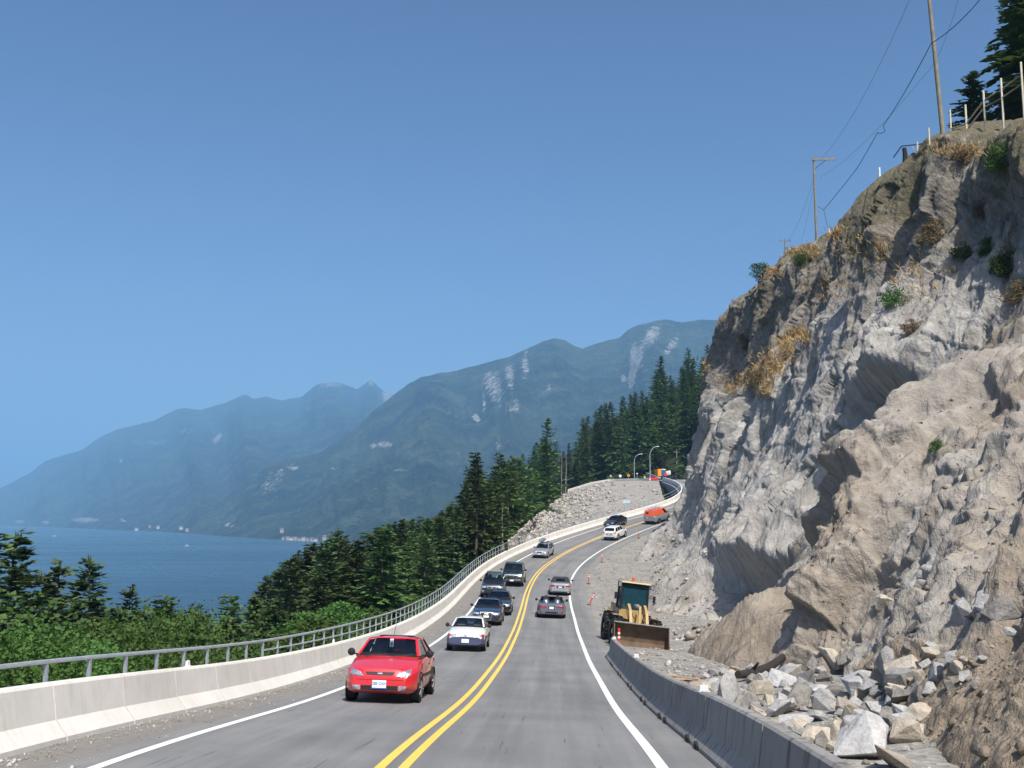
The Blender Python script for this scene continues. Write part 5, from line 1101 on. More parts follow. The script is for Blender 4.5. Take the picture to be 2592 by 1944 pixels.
# red hatchback (nearest)
RED = dict(L=4.15, W=1.70, H=1.44, cowl=.98, deck=1.02, nose=.80, paint='red_paint', g=(1.02, .28, -1.35, -1.98), wide=(.90, .86, .70, .64), axles=(1.28, -1.32), wr=.305, sides=((.08, .40), (.46, .92)), doors=2, strip=True, round=.27, seats='seat_grey',
  fit=[('headlight', 'headlamp', 'front', [(.36, .60), (.70, .625), (.69, .775), (.46, .70)], 'pair'), ('grille', 'trim_black', 'front', [(-.30, .635), (.30, .635), (.34, .70), (-.34, .70)], 1), ('badge', 'chrome', 'front', sq(-.055, .055, .652, .685), .02, 1), ('lower_grille', 'trim_black', 'front', sq(-.42, .42, .30, .40), 1), ('fog_light', 'headlamp', 'front', [(.44, .30), (.60, .31), (.62, .40), (.44, .40)], 'pair'),
       ('number_plate', 'plate_white', 'front', sq(-.16, .16, .355, .52), .03, 1), ('plate_frame', 'plate_blue', 'front', sq(-.175, .175, .33, .355), .03, 1), ('bumper_crease', 'trim_black', 'front', sq(-.66, .66, .525, .533), .004, 1), ('side_marker', 'amber', 'right', sq(1.62, 1.78, .52, .57), 1), ('tail_light', 'tail_red', 'rear', sq(.56, .78, .72, 1.0), 'pair')])
red, rb = vehicle('hatchback', 'bright red two-door hatchback, nearest oncoming car', 'car', 22.4, -1.88, False, RED, ON)
def letters(txt, parent, loc, size, mat, back=False):
    cu = bpy.data.curves.new('lettering', 'FONT'); cu.body = txt; cu.size = size; cu.align_x = 'CENTER'; cu.align_y = 'CENTER'; cu.extrude = .002; ob = bpy.data.objects.new('tmp', cu); COL.objects.link(ob)
    dg = bpy.context.evaluated_depsgraph_get(); me = bpy.data.meshes.new_from_object(ob.evaluated_get(dg)); bpy.data.objects.remove(ob); o = link('lettering', me, MATS[mat], parent); o.location = loc; return o
yp = rb.ray_cast(Vector((0, 5, .44)), Vector((0, -1, 0)))[0].y
lt = letters('285 CAV', red, (0, yp + .036, .445), .085, 'plate_blue'); lt.rotation_euler = (math.pi / 2, 0, math.pi)
MB().box((.02, .38, 1.30), (.085, .01, .19)).build('hanging_tag', MATS['plate_white'], red); MB().box((.02, .386, 1.27), (.055, .006, .09)).build('tag_print', MATS['plate_blue'], red)
MB().tube([(0, .2, 1.47), (0, -.15, 1.85)], .006, 5).build('aerial', MATS['wire_dark'], red)
MB().box((0, -.35, 1.449), (.85, .62, .03), 0, 0, 0, .9).build('sunroof', MATS['dark_glass'], red)
for sx in (-.30, .30): MB().tube([(sx + .25, 1.04, 1.0), (sx - .28, .96, 1.045)], .012, 5).build('wiper', MATS['trim_black'], red)
person_in(red, -.38, -.02, .50, (.10, .10, .13), 'driver in dark top behind the wheel of the red hatchback')
# white hatchback
WHT = dict(L=4.25, W=1.68, H=1.38, cowl=.95, deck=1.0, nose=.80, paint='white_car_paint', g=(.98, .12, -1.25, -1.95), wide=(.90, .86, .72, .66), axles=(1.28, -1.25), wr=.295, sides=((.10, .44), (.50, .92)), doors=4, strip=True, round=.14, seats='seat_grey', rim='alloy', bumper=('bumper_blue', .60),
  fit=[('headlight', 'headlamp', 'front', sq(.40, .68, .62, .74), 'pair'), ('turn_signal', 'tail_red', 'front', sq(.68, .80, .62, .74), 'pair'), ('grille', 'chrome', 'front', sq(-.32, .32, .64, .71), 1), ('badge', 'plate_blue', 'front', sq(-.05, .05, .655, .695), .02, 1), ('number_plate', 'plate_white', 'front', sq(-.16, .16, .38, .54), .04, 1), ('tail_light', 'tail_red', 'rear', sq(.5, .78, .7, .85), 'pair')])
wht, _ = vehicle('hatchback', 'white hatchback with dark blue bumper following the red car', 'car', 44.35, -1.72, False, WHT, ON)
person_in(wht, -.38, -.08, .44, (.25, .10, .09), 'driver of the white hatchback'); person_in(wht, .38, -.08, .44, (.09, .09, .10), 'front passenger of the white hatchback', (.3, .25, .18))
def sedan(paint_, **kw):
    d = dict(L=4.55, W=1.79, H=1.43, cowl=.99, deck=1.05, nose=.84, paint=paint_, g=(.95, .1, -1.1, -1.75), wide=(.89, .86, .70, .66), axles=(1.38, -1.28), wr=.32, round=.19,
      fit=[('headlight', 'headlamp', 'front', [(.42, .66), (.80, .67), (.79, .79), (.44, .76)], 'pair'), ('grille_surround', 'chrome', 'front', [(-.27, .33), (.27, .33), (.38, .79), (-.38, .79)], .010, 1), ('grille', 'trim_black', 'front', [(-.24, .36), (.24, .36), (.345, .765), (-.345, .765)], .02, 1), ('badge', 'chrome', 'front', sq(-.12, .12, .67, .72), .03, 1), ('number_plate', 'plate_white', 'front', sq(-.17, .17, .47, .61), .035, 1), ('lower_intake', 'trim_black', 'front', sq(.46, .72, .34, .44), 'pair'), ('tail_light', 'tail_red', 'rear', sq(.5, .8, .76, .92), 'pair')]); d.update(kw); return d
vehicle('sedan', 'dark navy sedan with tall chrome-edged grille behind the white hatchback', 'car', 61.4, -1.85, False, sedan('navy_paint'), ON)
vehicle('sedan', 'dark blue sedan tucked close behind the navy one', 'car', 69.0, -1.55, False, sedan('midnight_paint', H=1.46, fit=[('headlight', 'headlamp', 'front', sq(.45, .8, .64, .78), 'pair'), ('grille', 'trim_black', 'front', sq(-.35, .35, .60, .72), 1), ('number_plate', 'plate_white', 'front', sq(-.17, .17, .42, .56), .03, 1)]), ON)
SUV = dict(L=4.75, W=1.86, H=1.80, cowl=1.16, deck=1.18, nose=1.06, zb=.3, paint='midnight_paint', g=(1.05, .30, -1.95, -2.25), wide=(.91, .88, .76, .74), axles=(1.45, -1.35), wr=.37, sides=((.05, .30), (.34, .60), (.64, .94)), round=.15,
  fit=[('headlight', 'headlamp', 'front', [(.46, .80), (.86, .80), (.88, .98), (.50, .96)], 'pair'), ('grille', 'chrome', 'front', [(-.33, .74), (.33, .74), (.42, .93), (-.42, .93)], 1), ('grille_bars', 'trim_black', 'front', [(-.28, .77), (.28, .77), (.36, .90), (-.36, .90)], .02, 1), ('badge', 'chrome', 'front', sq(-.08, .08, .79, .88), .03, 1), ('bumper', 'trim_black', 'front', sq(-.9, .9, .40, .50), .01, 1), ('fog_light', 'headlamp', 'front', sq(.62, .78, .52, .62), 'pair'), ('tail_light', 'tail_red', 'rear', sq(.62, .86, .85, 1.2), 'pair')])
suv, _ = vehicle('suv', 'dark blue off-roader with roof rails keeping to the shoulder line', 'car', 82.0, -2.62, False, SUV, ON)
for sx in (-.62, .62): MB().tube([(sx, .2, 1.80), (sx, .1, 1.88), (sx, -1.7, 1.88), (sx, -1.8, 1.80)], .022, 6).build('roof_rail', MATS['galvanised'], suv)
GRN = dict(L=5.3, W=2.0, H=1.88, cowl=1.24, deck=1.24, nose=1.14, zb=.34, paint='green_paint', g=(1.1, .42, -1.3, -1.75), wide=(.91, .89, .78, .76), axles=(1.65, -1.65), wr=.39, sides=((.06, .46), (.52, .94)), round=.11,
  fit=[('headlight', 'headlamp', 'front', sq(.56, .92, .86, 1.05), 'pair'), ('grille', 'chrome', 'front', sq(-.52, .52, .76, 1.05), 1), ('grille_slot', 'trim_black', 'front', sq(-.48, .48, .93, 1.02), .022, 1), ('grille_slot', 'trim_black', 'front', sq(-.48, .48, .79, .88), .022, 1), ('bumper', 'chrome', 'front', sq(-.93, .93, .56, .72), .02, 1), ('number_plate', 'plate_white', 'front', sq(-.17, .17, .50, .64), .04, 1), ('air_dam', 'trim_black', 'front', sq(-.85, .85, .40, .50), 1), ('tail_light', 'tail_red', 'rear', sq(.8, .95, .8, 1.2), 'pair')])
vehicle('pickup', 'dark green full-size truck with chrome grille, oncoming', 'car', 92.2, -1.55, False, GRN, ON)
WAG = dict(L=4.6, W=1.75, H=1.47, cowl=.99, deck=1.02, nose=.84, paint='silver_paint', g=(.98, .2, -1.85, -2.15), wide=(.90, .87, .72, .71), axles=(1.38, -1.3), wr=.315, sides=((.05, .28), (.32, .60), (.64, .93)), fit=[('headlight', 'headlamp', 'front', sq(.42, .78, .66, .78), 'pair'), ('grille', 'trim_black', 'front', sq(-.3, .3, .64, .75), 1), ('bumper', 'trim_black', 'front', sq(-.78, .78, .26, .40), .012, 1), ('number_plate', 'plate_white', 'front', sq(-.16, .16, .44, .56), .03, 1), ('tail_light', 'tail_red', 'rear', sq(.55, .8, .75, 1.0), 'pair')])
wag, _ = vehicle('estate_car', 'silver estate car with a cargo box on its roof', 'car', 117.4, -1.75, False, WAG, ON)
bx = MB().lathe([(0, 1.02), (.20, .98), (.29, .55), (.31, -.3), (.28, -.85), (0, -.95)], 12, 'y', (0, 0, 0)).build('roof_box', MATS['silver_paint'], wag, True); bx.location = (.28, -.55, 1.78); bx.scale = (1.0, 1.0, .62); MB().tube([(-.62, -.1, 1.49), (-.60, -.1, 1.58), (.60, -.1, 1.58), (.62, -.1, 1.49)], .02, 6).build('roof_bar', MATS['trim_black'], wag); MB().tube([(-.62, -1.0, 1.49), (-.60, -1.0, 1.58), (.60, -1.0, 1.58), (.62, -1.0, 1.49)], .02, 6).build('roof_bar', MATS['trim_black'], wag)
MB().box((-.3, -.75, 1.62), (.12, 1.3, .05)).build('ski_rack', MATS['trim_black'], wag)
vehicle('sedan', 'small black sedan far up the outer lane', 'car', 146.3, -2.2, False, sedan('black_car_paint'), ON)
# driving away
DB9 = dict(L=4.7, W=1.88, H=1.30, cowl=.92, deck=.96, nose=.74, tail=.93, paint='slate_paint', g=(.75, .05, -.85, -1.0), wide=(.86, .84, .74, .7), axles=(1.42, -1.3), wr=.335, open=True, round=.24, seats='seat_cloth', doors=2,
  fit=[('tail_light', 'tail_red', 'rear', [(.30, .70), (.84, .70), (.86, .80), (.34, .77)], 'pair'), ('number_plate', 'plate_white', 'rear', sq(-.15, .15, .62, .77), .025, 1), ('plate_recess', 'trim_black', 'rear', sq(-.26, .26, .60, .80), .010, 1), ('recess_trim', 'chrome', 'rear', [(.21, .62), (.255, .60), (.29, .79), (.24, .79)], .02, 'pair'), ('diffuser', 'trim_black', 'rear', sq(-.5, .5, .34, .44), .012, 1), ('exhaust', 'chrome', 'rear', sq(.42, .5, .36, .43), .03, 'pair'), ('reflector', 'tail_red', 'rear', sq(.55, .72, .40, .45), .012, 'pair')])
cab, _ = vehicle('convertible', 'slate grey open-top sports car driving away, nearer of two convertibles', 'car', 68.5, 2.02, True, DB9, AW)
for sx in (-.38, .38): MB().lathe([(0, .0), (.22, 0), (.20, .10), (.10, .2), (0, .22)], 10, 'z', (sx, -.72, .93)).build('tonneau_hump', MATS['slate_paint'], cab, True)
person_in(cab, -.38, -.22, .42, (.75, .74, .72), 'driver in the open slate convertible', (.7, .68, .62)); person_in(cab, .38, -.22, .42, (.5, .09, .08), 'passenger in red in the open slate convertible', (.25, .12, .07))
AUD = dict(L=4.57, W=1.79, H=1.36, cowl=.95, deck=1.0, nose=.80, tail=.98, paint='silver_paint', upper='soft_top', g=(.85, .05, -.75, -1.35), wide=(.88, .86, .72, .68), axles=(1.38, -1.28), wr=.325, round=.2, doors=2, rear_pane=(.24, .76, .2, .75), sides=((.12, .42), (.47, .93)),
  fit=[('tail_light', 'tail_red', 'rear', [(.44, .74), (.80, .72), (.82, .86), (.50, .88)], 'pair'), ('number_plate', 'plate_white', 'rear', sq(-.16, .16, .66, .76), .03, 1), ('plate_recess', 'trim_black', 'rear', sq(-.30, .30, .64, .80), .010, 1), ('bumper_line', 'trim_black', 'rear', sq(-.6, .6, .30, .36), .010, 1)])
vehicle('convertible', 'silver convertible with raised black soft top driving away', 'car', 86.4, 2.75, True, AUD, AW)
WSU = dict(SUV, paint='white_car_paint', H=1.69, L=4.7, glass='dark_glass', fit=[('tail_light', 'tail_red', 'rear', sq(.60, .86, .95, 1.1), 'pair'), ('number_plate', 'plate_white', 'rear', sq(-.16, .16, .78, .9), .03, 1), ('plate_recess', 'seat_grey', 'rear', sq(-.4, .4, .74, .94), .01, 1), ('bumper', 'bumper_blue', 'rear', sq(-.88, .88, .36, .52), .014, 1)])
vehicle('suv', 'white off-roader with blacked-out rear window driving away', 'car', 135.5, 2.35, True, WSU, AW)
# two-tone van
VAN = dict(L=4.9, W=1.95, H=1.98, cowl=1.22, deck=1.22, nose=1.0, tail=1.24, zb=.28, paint='grey_van_paint', upper='orange_van_paint', g=(1.55, .75, -2.2, -2.4), wide=(.93, .93, .80, .80), axles=(1.5, -1.3), wr=.34, sides=((.74, .94),), rear_pane=(.16, .44, .34, .7), round=.08,
  fit=[('bumper', 'trim_black', 'rear', sq(-.93, .93, .34, .52), .03, 1), ('tail_light', 'tail_red', 'rear', sq(.70, .82, .86, 1.02), 'pair'), ('number_plate', 'plate_white', 'rear', sq(-.45, -.17, .90, 1.02), .02, 1)])
van, _ = vehicle('van', 'orange and grey van with roof rack rounding the bend', 'van', 150.6, 2.25, True, VAN, AW)
for yy in (.4, -.7, -1.9): MB().tube([(-.75, yy, 1.98), (-.75, yy, 2.12), (.75, yy, 2.12), (.75, yy, 1.98)], .025, 6).build('rack_bar', MATS['galvanised'], van)
for sx in (-.5, .1, .55): MB().tube([(sx, .9, 2.17), (sx, -2.3, 2.17)], .035, 6).build('ladder_rail', MATS['galvanised'], van)
# white lorry half hidden by the nose of the rock
lor = thing('lorry', 'white lorry with blue cab half hidden behind the rock nose', 'lorry'); set_pose(lor, 176, -1.7, False)
MB().box((0, -1.2, 2.0), (2.4, 5.6, 2.3)).build('cargo_box', MATS['white_car_paint'], lor); MB().box((0, 2.55, 1.55), (2.2, 1.5, 1.9), 0, 0, 0, .9).build('cab', MATS['lorry_cab_blue'], lor); MB().box((0, 3.30, 1.9), (1.8, .06, .7)).build('windscreen', MATS['dark_glass'], lor); MB().box((0, -.6, .72), (2.1, 6.6, .25)).build('chassis', MATS['trim_black'], lor); MB().box((0, 3.36, .75), (2.2, .12, .4)).build('bumper', MATS['chrome'], lor)  # cab block coloured blue, cargo box white
for yy in (2.3, -2.0, -3.0):
    for sg in (1, -1): MB().lathe([(.28, -.13), (.46, -.13), (.48, 0), (.46, .13), (.28, .13), (0, .1)], 16, 'x', (sg * 1.0, yy, .48)).build('wheel', MATS['black_rubber'], lor)
# far traffic by the works
vehicle('sedan', 'silver sedan coming down past the roadworks', 'car', 338, -1.9, False, sedan('silver_paint'), 'traffic by the roadworks')
vehicle('sedan', 'dark sedan half hidden by the rock, behind the silver one by the roadworks', 'car', 334, 1.9, True, sedan('navy_paint'), 'traffic by the roadworks')

# ------------------------------------------------------------------ wheel loader
ld = thing('wheel_loader', 'parked yellow-brown wheel loader with its bucket lowered', 'loader')
LM = Matrix.Translation(Vector((6.12, 56.0, float(gz(np.array(52.), np.array(6.0))) - .12))) @ Matrix.Rotation(math.pi + .055, 4, 'Z') @ Matrix.Rotation(-.125, 4, 'Y'); ld.matrix_basis = LM
lp = MATS['loader_paint']; varied('bucket_steel', (.14, .095, .06), .75, .4, 2.5, bump=.4, metal=.2); varied('worn_steel', (.42, .41, .38), .5, .2, 4, metal=.6); varied('loader_glass', (.012, .045, .06), .08, .2, spec=.6)
for yy in (1.45, -1.45):
    for sg in (1, -1):
        t_ = MB(); R_ = .74; t_.lathe([(.36, -.24), (.66, -.27), (R_, -.20), (R_, .20), (.66, .27), (.36, .24)], 26, 'x', (sg * 1.0, yy, R_ - .02))
        for k in range(22):
            a = 2 * math.pi * k / 22
            for h_ in (-1, 1): t_.box((sg * 1.0 + h_ * .13, yy + math.cos(a + h_ * .07) * (R_ + .012), R_ - .02 + math.sin(a + h_ * .07) * (R_ + .012)), (.24, .05, .09), .35 * h_, a)
        w_ = t_.build('wheel', MATS['black_rubber'], ld); MB().lathe([(.38, .10 * sg), (.33, .16 * sg), (.14, .12 * sg), (.13, .22 * sg), (0, .22 * sg)], 18, 'x', (sg * 1.0, yy, R_ - .02)).build('rim', lp, w_)
        MB().tube([(sg * 1.0, yy - .75, 1.1), (sg * 1.0, yy - .45, 1.50), (sg * 1.0, yy, 1.60), (sg * 1.0, yy + .45, 1.50), (sg * 1.0, yy + .70, 1.22)], .05, 4).build('fender_edge', MATS['trim_black'], ld)
        MB().box((sg * 1.0, yy, 1.585), (.56, .7, .035)).build('fender', lp, ld)
MB().box((0, -2.05, 1.45), (1.5, 1.9, .95), 0, 0, 0, .94).box((0, -2.98, 1.25), (1.7, .35, .7)).build('engine_cover', lp, ld)
MB().box((0, -.1, .95), (.85, 3.6, .5)).box((0, .95, 1.35), (.7, .8, .6), 0, 0, 0, .85).build('chassis', lp, ld)
MB().box((0, -.45, 1.55), (1.5, 1.35, .5)).build('cab_base', lp, ld); 
for sx in (-.7, .7):
    for y_, ty in ((.22, .10), (-1.08, -1.05)): MB().tube([(sx, y_, 1.8), (sx * .97, ty, 3.16)], .055, 6).build('cab_post', MATS['trim_black'], ld)
MB().box((0, -.46, 3.20), (1.6, 1.5, .07), 0, 0, 0, .94).build('cab_roof', lp, ld)
MB().add([(-.64, .20, 1.82), (.64, .20, 1.82), (.62, .085, 3.12), (-.62, .085, 3.12)], [(0, 1, 2, 3)]).build('windscreen', MATS['loader_glass'], ld)
for sx in (-.695, .695): MB().add([(sx, .15, 1.82), (sx, -1.02, 1.82), (sx * .975, -1.0, 3.12), (sx * .975, .05, 3.12)], [(0, 1, 2, 3)]).build('side_window', MATS['loader_glass'], ld)
MB().add([(-.64, -1.07, 1.82), (.64, -1.07, 1.82), (.62, -1.04, 3.12), (-.62, -1.04, 3.12)], [(0, 1, 2, 3)]).build('rear_window', MATS['loader_glass'], ld)
MB().lathe([(0, 3.28), (.09, 3.28), (.09, 3.40), (.06, 3.46), (0, 3.46)], 10, 'z', (.1, -.3, 0)).build('beacon', MATS['orange_plastic'], ld)
for sx in (-.86, .86): MB().box((sx, .2, 3.05), (.2, .12, .26)).build('work_light', MATS['trim_black'], ld); MB().box((sx, .268, 3.05), (.15, .012, .2)).build('lens', MATS['headlamp'], ld); MB().box((sx * 1.18, .25, 2.45), (.14, .06, .34)).build('mirror', MATS['trim_black'], ld); MB().tube([(sx * .82, .2, 2.5), (sx * 1.15, .25, 2.5)], .015, 5).build('mirror_arm', MATS['trim_black'], ld)
for sx in (-.42, .42):
    am = MB(); prof = [(.55, 1.85), (1.0, 2.15), (1.75, 1.85), (2.42, 1.0), (2.56, .62), (2.42, .42), (2.15, .85), (1.5, 1.45), (.9, 1.65)]
    am.prism([(sx - .07, a, b) for a, b in prof], (0, 0, 0), (.14, 0, 0)); am.build('lift_arm', lp, ld); MB().tube([(sx, .7, 1.1), (sx, 1.9, 1.35)], .07, 8).build('hydraulic_ram', MATS['worn_steel'], ld)
MB().tube([(0, .6, 2.05), (0, 1.35, 2.1)], .09, 8).tube([(0, 1.3, 2.1), (0, 2.0, 1.95)], .05, 8).build('tilt_ram', MATS['worn_steel'], ld); MB().prism([(-.06, a, b) for a, b in ((1.85, 2.15), (2.05, 2.1), (2.35, 1.1), (2.2, 1.0))], (0, 0, 0), (.12, 0, 0)).build('bell_crank', lp, ld)
for sx in (-.3, .25): MB().tube([(sx, .8, 1.7), (sx * 1.3, 1.2, 1.9), (sx, 1.7, 1.55), (sx * .6, 2.0, 1.4)], .025, 6).build('hose', MATS['trim_black'], ld)
bk = MB(); pf = [(3.72, .05), (3.0, .03), (2.74, .14), (2.62, .42), (2.64, .85), (2.80, 1.18), (2.98, 1.32)]; V = []; th_ = .045
for sx in (-1.38, 1.38): V += [(sx, a, b) for a, b in pf]
m_ = len(pf); bk.add(V, [(i, i + 1, m_ + i + 1, m_ + i) for i in range(m_ - 1)]); back_ = [(a - th_, b - (.02 if i > 1 else .03)) for i, (a, b) in enumerate(pf)]
V = []
for sx in (-1.38, 1.38): V += [(sx, a, b) for a, b in back_]
bk.add(V, [(i, i + 1, m_ + i + 1, m_ + i) for i in range(m_ - 1)]); bucket = bk.build('bucket', MATS['bucket_steel'], ld)
for sx in (-1.39, 1.35): MB().prism([(sx, a, b) for a, b in pf], (0, 0, 0), (.04, 0, 0)).build('side_plate', MATS['bucket_steel'], bucket)
MB().box((0, 3.0, 1.335), (2.8, .14, .05)).build('top_edge', MATS['worn_steel'], bucket); MB().box((0, 3.78, .045), (2.84, .2, .035)).build('cutting_edge', MATS['worn_steel'], bucket)
for sx in (-.95, .95):
    for k in range(3): MB().box((sx, .35 - .1 * k, 1.45 - .33 * k), (.34, .26, .035)).build('step', MATS['trim_black'], ld)
# ------------------------------------------------------------------ poles, wires, fence and plants on the crest
def ground_at(x, y, dflt):
    h = down(x, y, (0, 1), 90); return float(h.z) if h is not None and h.z > dflt - 6 else dflt
def pole(px, py, Z, h, r, label, lean=(0, 0), group='utility poles', top=None):
    p = P(px, py, Z); z = ground_at(p[0], p[1], p[2]); z = min(z, p[2]) if top else z; h = P(px, top, Z)[2] - z if top else h; rt = thing('utility_pole', label, 'pole', (p[0], p[1], z - .6), 0, group); rt.rotation_euler = (lean[0], lean[1], 0)
    MB().tube([(0, 0, 0), (0, 0, (h + .6) * .5), (0, 0, h + .6)], [r, r * .85, r * .7], 10).build('shaft', MATS['pole_wood'], rt, True); return rt, h + .6
pn, bn = pole(2390, 378, 73, 13.5, .17, 'leaning near utility pole on the crest, running out of the frame', (0, -.045))
MB().box((.25, 0, 12.9), (2.2, .12, .14)).build('crossarm', MATS['pole_wood'], pn)
pm_, bm_ = pole(2067, 612, 113, 9.2, .14, 'utility pole with a one-sided crossarm on the crest', top=398)
MB().box((1.05, -.13, bm_ - .3), (2.7, .11, .17), 0, 0, -.03).build('crossarm', MATS['pole_wood'], pm_); MB().bar((.1, -.1, bm_ - 1.35), (1.35, -.1, bm_ - .36), .035, 5).build('brace', MATS['wire_dark'], pm_)
pf_, bf_ = pole(1988, 660, 126, 2.4, .095, 'small far utility pole with a short crossarm', (0, 0), top=605)
MB().box((0, -.09, bf_ - .25), (1.6, .08, .09)).build('crossarm', MATS['pole_wood'], pf_)
for sx in (-.6, .6): MB().lathe([(0, 0), (.05, 0), (.03, .12), (0, .13)], 6, 'z', (sx, -.09, bf_ - .2)).build('insulator', MATS['wire_dark'], pf_)
def wire(pts, r, label, n=14, sag=.6):
    V = []
    for a, b in zip(pts[:-1], pts[1:]):
        a, b = np.array(a), np.array(b); k = max(2, n)
        for i in range(k): t = i / k; q = a * (1 - t) + b * t; V.append(q - np.array([0, 0, sag * 4 * t * (1 - t)]))
    V.append(np.array(pts[-1])); mb = MB(); mb.tube(V, r, 5); o = mb.build('wire', MATS['wire_dark']); tag(o, label, 'wire', 'overhead wires')
wire([P(2480, 0, 66), P(2357, 110, 73), P(2236, 318, 92)], .03, 'thick dark cable running up past the near utility pole', 8, .25); wire([P(2236, 318, 92), P(2240, 332, 92), P(2226, 338, 93), P(2222, 334, 93), P(2170, 425, 101), P(2085, 531, 112)], .03, 'thick dark cable with a kink between the two crest poles', 5, .05)
wire([P(2085, 531, 112), P(2070, 523, 113)], .025, 'short cable tail tied to the crossarm pole', 4, 0); wire([P(2085, 531, 112), P(2096, 580, 111)], .025, 'cable drop hanging beside the crossarm pole', 4, 0)
wire([P(2302, 0, 70), P(2078, 402, 113)], .012, 'thin wire left of the near pole reaching the crossarm', 16, 1.2); wire([P(2425, 0, 70), P(2340, 190, 80), P(2075, 450, 113)], .010, 'thin wire crossing behind the near pole', 12, .8); wire([P(2060, 450, 113), P(1995, 607, 126)], .010, 'thin wire from the crossarm pole to the small far pole', 12, .8); wire([P(2060, 470, 113), P(2020, 640, 122)], .008, 'faint wire sloping down behind the crossarm pole', 8, .4)

# crest fence: (base px, top px, distance)
FP = [(2322, 386, 359, 76), (2352, 376, 324, 75), (2387, 376, 294, 74), (2407, 374, 278, 73), (2446, 362, 265, 72), (2492, 335, 230, 71), (2537, 321, 198, 69.5), (2588, 293, 157, 68)]
fen = thing('fence', 'pale post-and-rail fence with wire mesh along the crest', 'fence', tuple(P(2390, 376, 74))); tops = []
for i, (px, yb, yt, Z) in enumerate(FP):
    a, b = P(px, yb, Z), P(px, yt, Z); zg = ground_at(a[0], a[1], a[2]); a[2] = min(a[2], zg) - .5; mb = MB(); mb.box((a + b) / 2, (.12 if i > 3 else .10, .10, b[2] - a[2])); world_child(mb, 'post', MATS['post_wood'], fen); tops.append((a, b))
for f0, f1 in ((.78, .50), (.60, .33)):
    pts = []
    for i in range(3, 8): a, b = tops[i]; k = f0 if i > 3 else f1; pts.append(P(FP[i][0], FP[i][1] + (FP[i][2] - FP[i][1]) * (f0 if i > 4 else f1), FP[i][3]))
    for a, b in zip(pts[:-1], pts[1:]): mb = MB(); mb.bar(a, b, .055, 6); world_child(mb, 'rail', MATS['pole_wood'], fen)
mb = MB()
for k in range(9):
    pts = [P(px, yb - 2 + (yt - yb) * (.02 + .05 * k), Z + .1) for px, yb, yt, Z in FP[2:]]
    for a, b in zip(pts[:-1], pts[1:]): mb.bar(a, b, .008, 3)
world_child(mb, 'wire_mesh', MATS['wire_dark'], fen)
mb = MB(); mb.tube([P(2262, 398, 84), P(2282, 370, 82), P(2470, 350, 71)], .05, 6); hr = mb.build('handrail', MATS['wire_dark'], None); tag(hr, 'dark cable handrail stretched along the crest edge', 'cable')
pst = thing('stump', 'short dark stump post at the corner of the crest', 'stump', tuple(P(2290, 398, 80))); MB().tube([(0, 0, -.8), (.05, 0, .2), (.0, 0, .75)], [.24, .2, .17], 8).build('post', MATS['log_dark'], pst)
for (px, py, Z, k, H, wd, lab) in ((2650, 300, 80, 0, 20, 1.05, 'big dark conifer at the top corner behind the fence'), (2600, 310, 86, 1, 15, 1.2, 'second dark conifer close behind the corner one'), (2470, 345, 92, 0, 7.5, 1.2, 'small dark conifer behind the crest fence')):
    p = P(px, py, Z); z = ground_at(p[0], p[1], p[2] - 1); plant('conifer_tree', PR[k], p[0], p[1], min(z, p[2]) - .5, H, lab, None, wid=wd)
hs_ = MB(); 
for (px, py, Z, h) in ((2100, 600, 110, 1.4), (2226, 425, 90, .8)):
    p = P(px, py, Z); st = MB(); st.box((0, 0, h / 2 - .3), (.12, .1, h + .6)); st.box((0, 0, h), (.13, .11, .05)); o = st.build('marker_stake', MATS['white_plastic']); o.location = (p[0], p[1], min(p[2], float(down(p[0], p[1], (0,), 90).z))); tag(o, 'white marker stake by the crossarm pole' if px < 2200 else 'white marker stake on the crest below the stump', 'stake')

# shrubs and dry grass on the face
SHR = []
for i in range(3):
    me = np_mesh('foliage', *broadleaf(640 + i, 1.5, 1.0, 2600, .02, .62)); SHR.append(me)
def shrub(px, py, size, mat, label, which=(0, 1), i=[0]):
    h = cast(px, py, which)
    if h is None: return
    i[0] += 1; me = SHR[i[0] % 3].copy(); me.materials.append(MATS[mat]); r = thing('shrub', label, 'plant', tuple(h[0]), rnd.uniform(0, 6), 'shrubs on the rock face'); size *= .68; r.scale = (size, size, size)
    o = bpy.data.objects.new('foliage', me); COL.objects.link(o); o.parent = r; o.location = (0, 0, -.25); MB().tube([(0, 0, -.5), (.03, 0, .3), (.1, .05, .7)], [.05, .04, .015], 5).build('stem', MATS['bark'], r)
for a in ((1925, 702, 1.9, 'broad_leaves', 'upright green bush on the lower skyline of the rock'), (2030, 668, 1.5, 'broad_leaves', 'round green bush below the small far pole'), (2500, 640, 1.0, 'broad_leaves', 'bright green shrub on the ledge at the right'), (2555, 690, 1.5, 'broad_leaves', 'larger dark green shrub at the right edge'), (2440, 650, 1.1, 'broad_leaves', 'small green shrub left of the bright ledge shrub'), (2360, 610, 1.6, 'dry_leaves', 'brown dried shrub in the middle of the upper face'), (2490, 545, 1.0, 'dry_leaves', 'rusty dried shrub near the upper right'), (2260, 770, 1.3, 'broad_leaves', 'dark green patch of leaves below the middle of the upper face'), (2200, 470, 1.2, 'broad_leaves', 'dark bush hugging the skyline above the crossarm pole'), (1890, 880, 1.1, 'dry_leaves', 'dry shrub by the golden grass patch'), (2540, 420, 1.6, 'broad_leaves', 'green scrub under the crest fence'), (2450, 410, 1.3, 'dry_leaves', 'dry scrub under the near pole'), (2370, 1140, .5, 'broad_leaves', 'tiny green weed on the brown spur'), (1880, 860, .8, 'broad_leaves', 'green shrub beside the dry one at the golden grass'), (2310, 840, .9, 'dry_leaves', 'low brown scrub under the dark green patch'), (2575, 760, 1.2, 'dry_leaves', 'brown scrub hanging at the right edge'), (1760, 870, .8, 'dry_leaves', 'dry scrub on the outer edge of the nose')): shrub(*a)
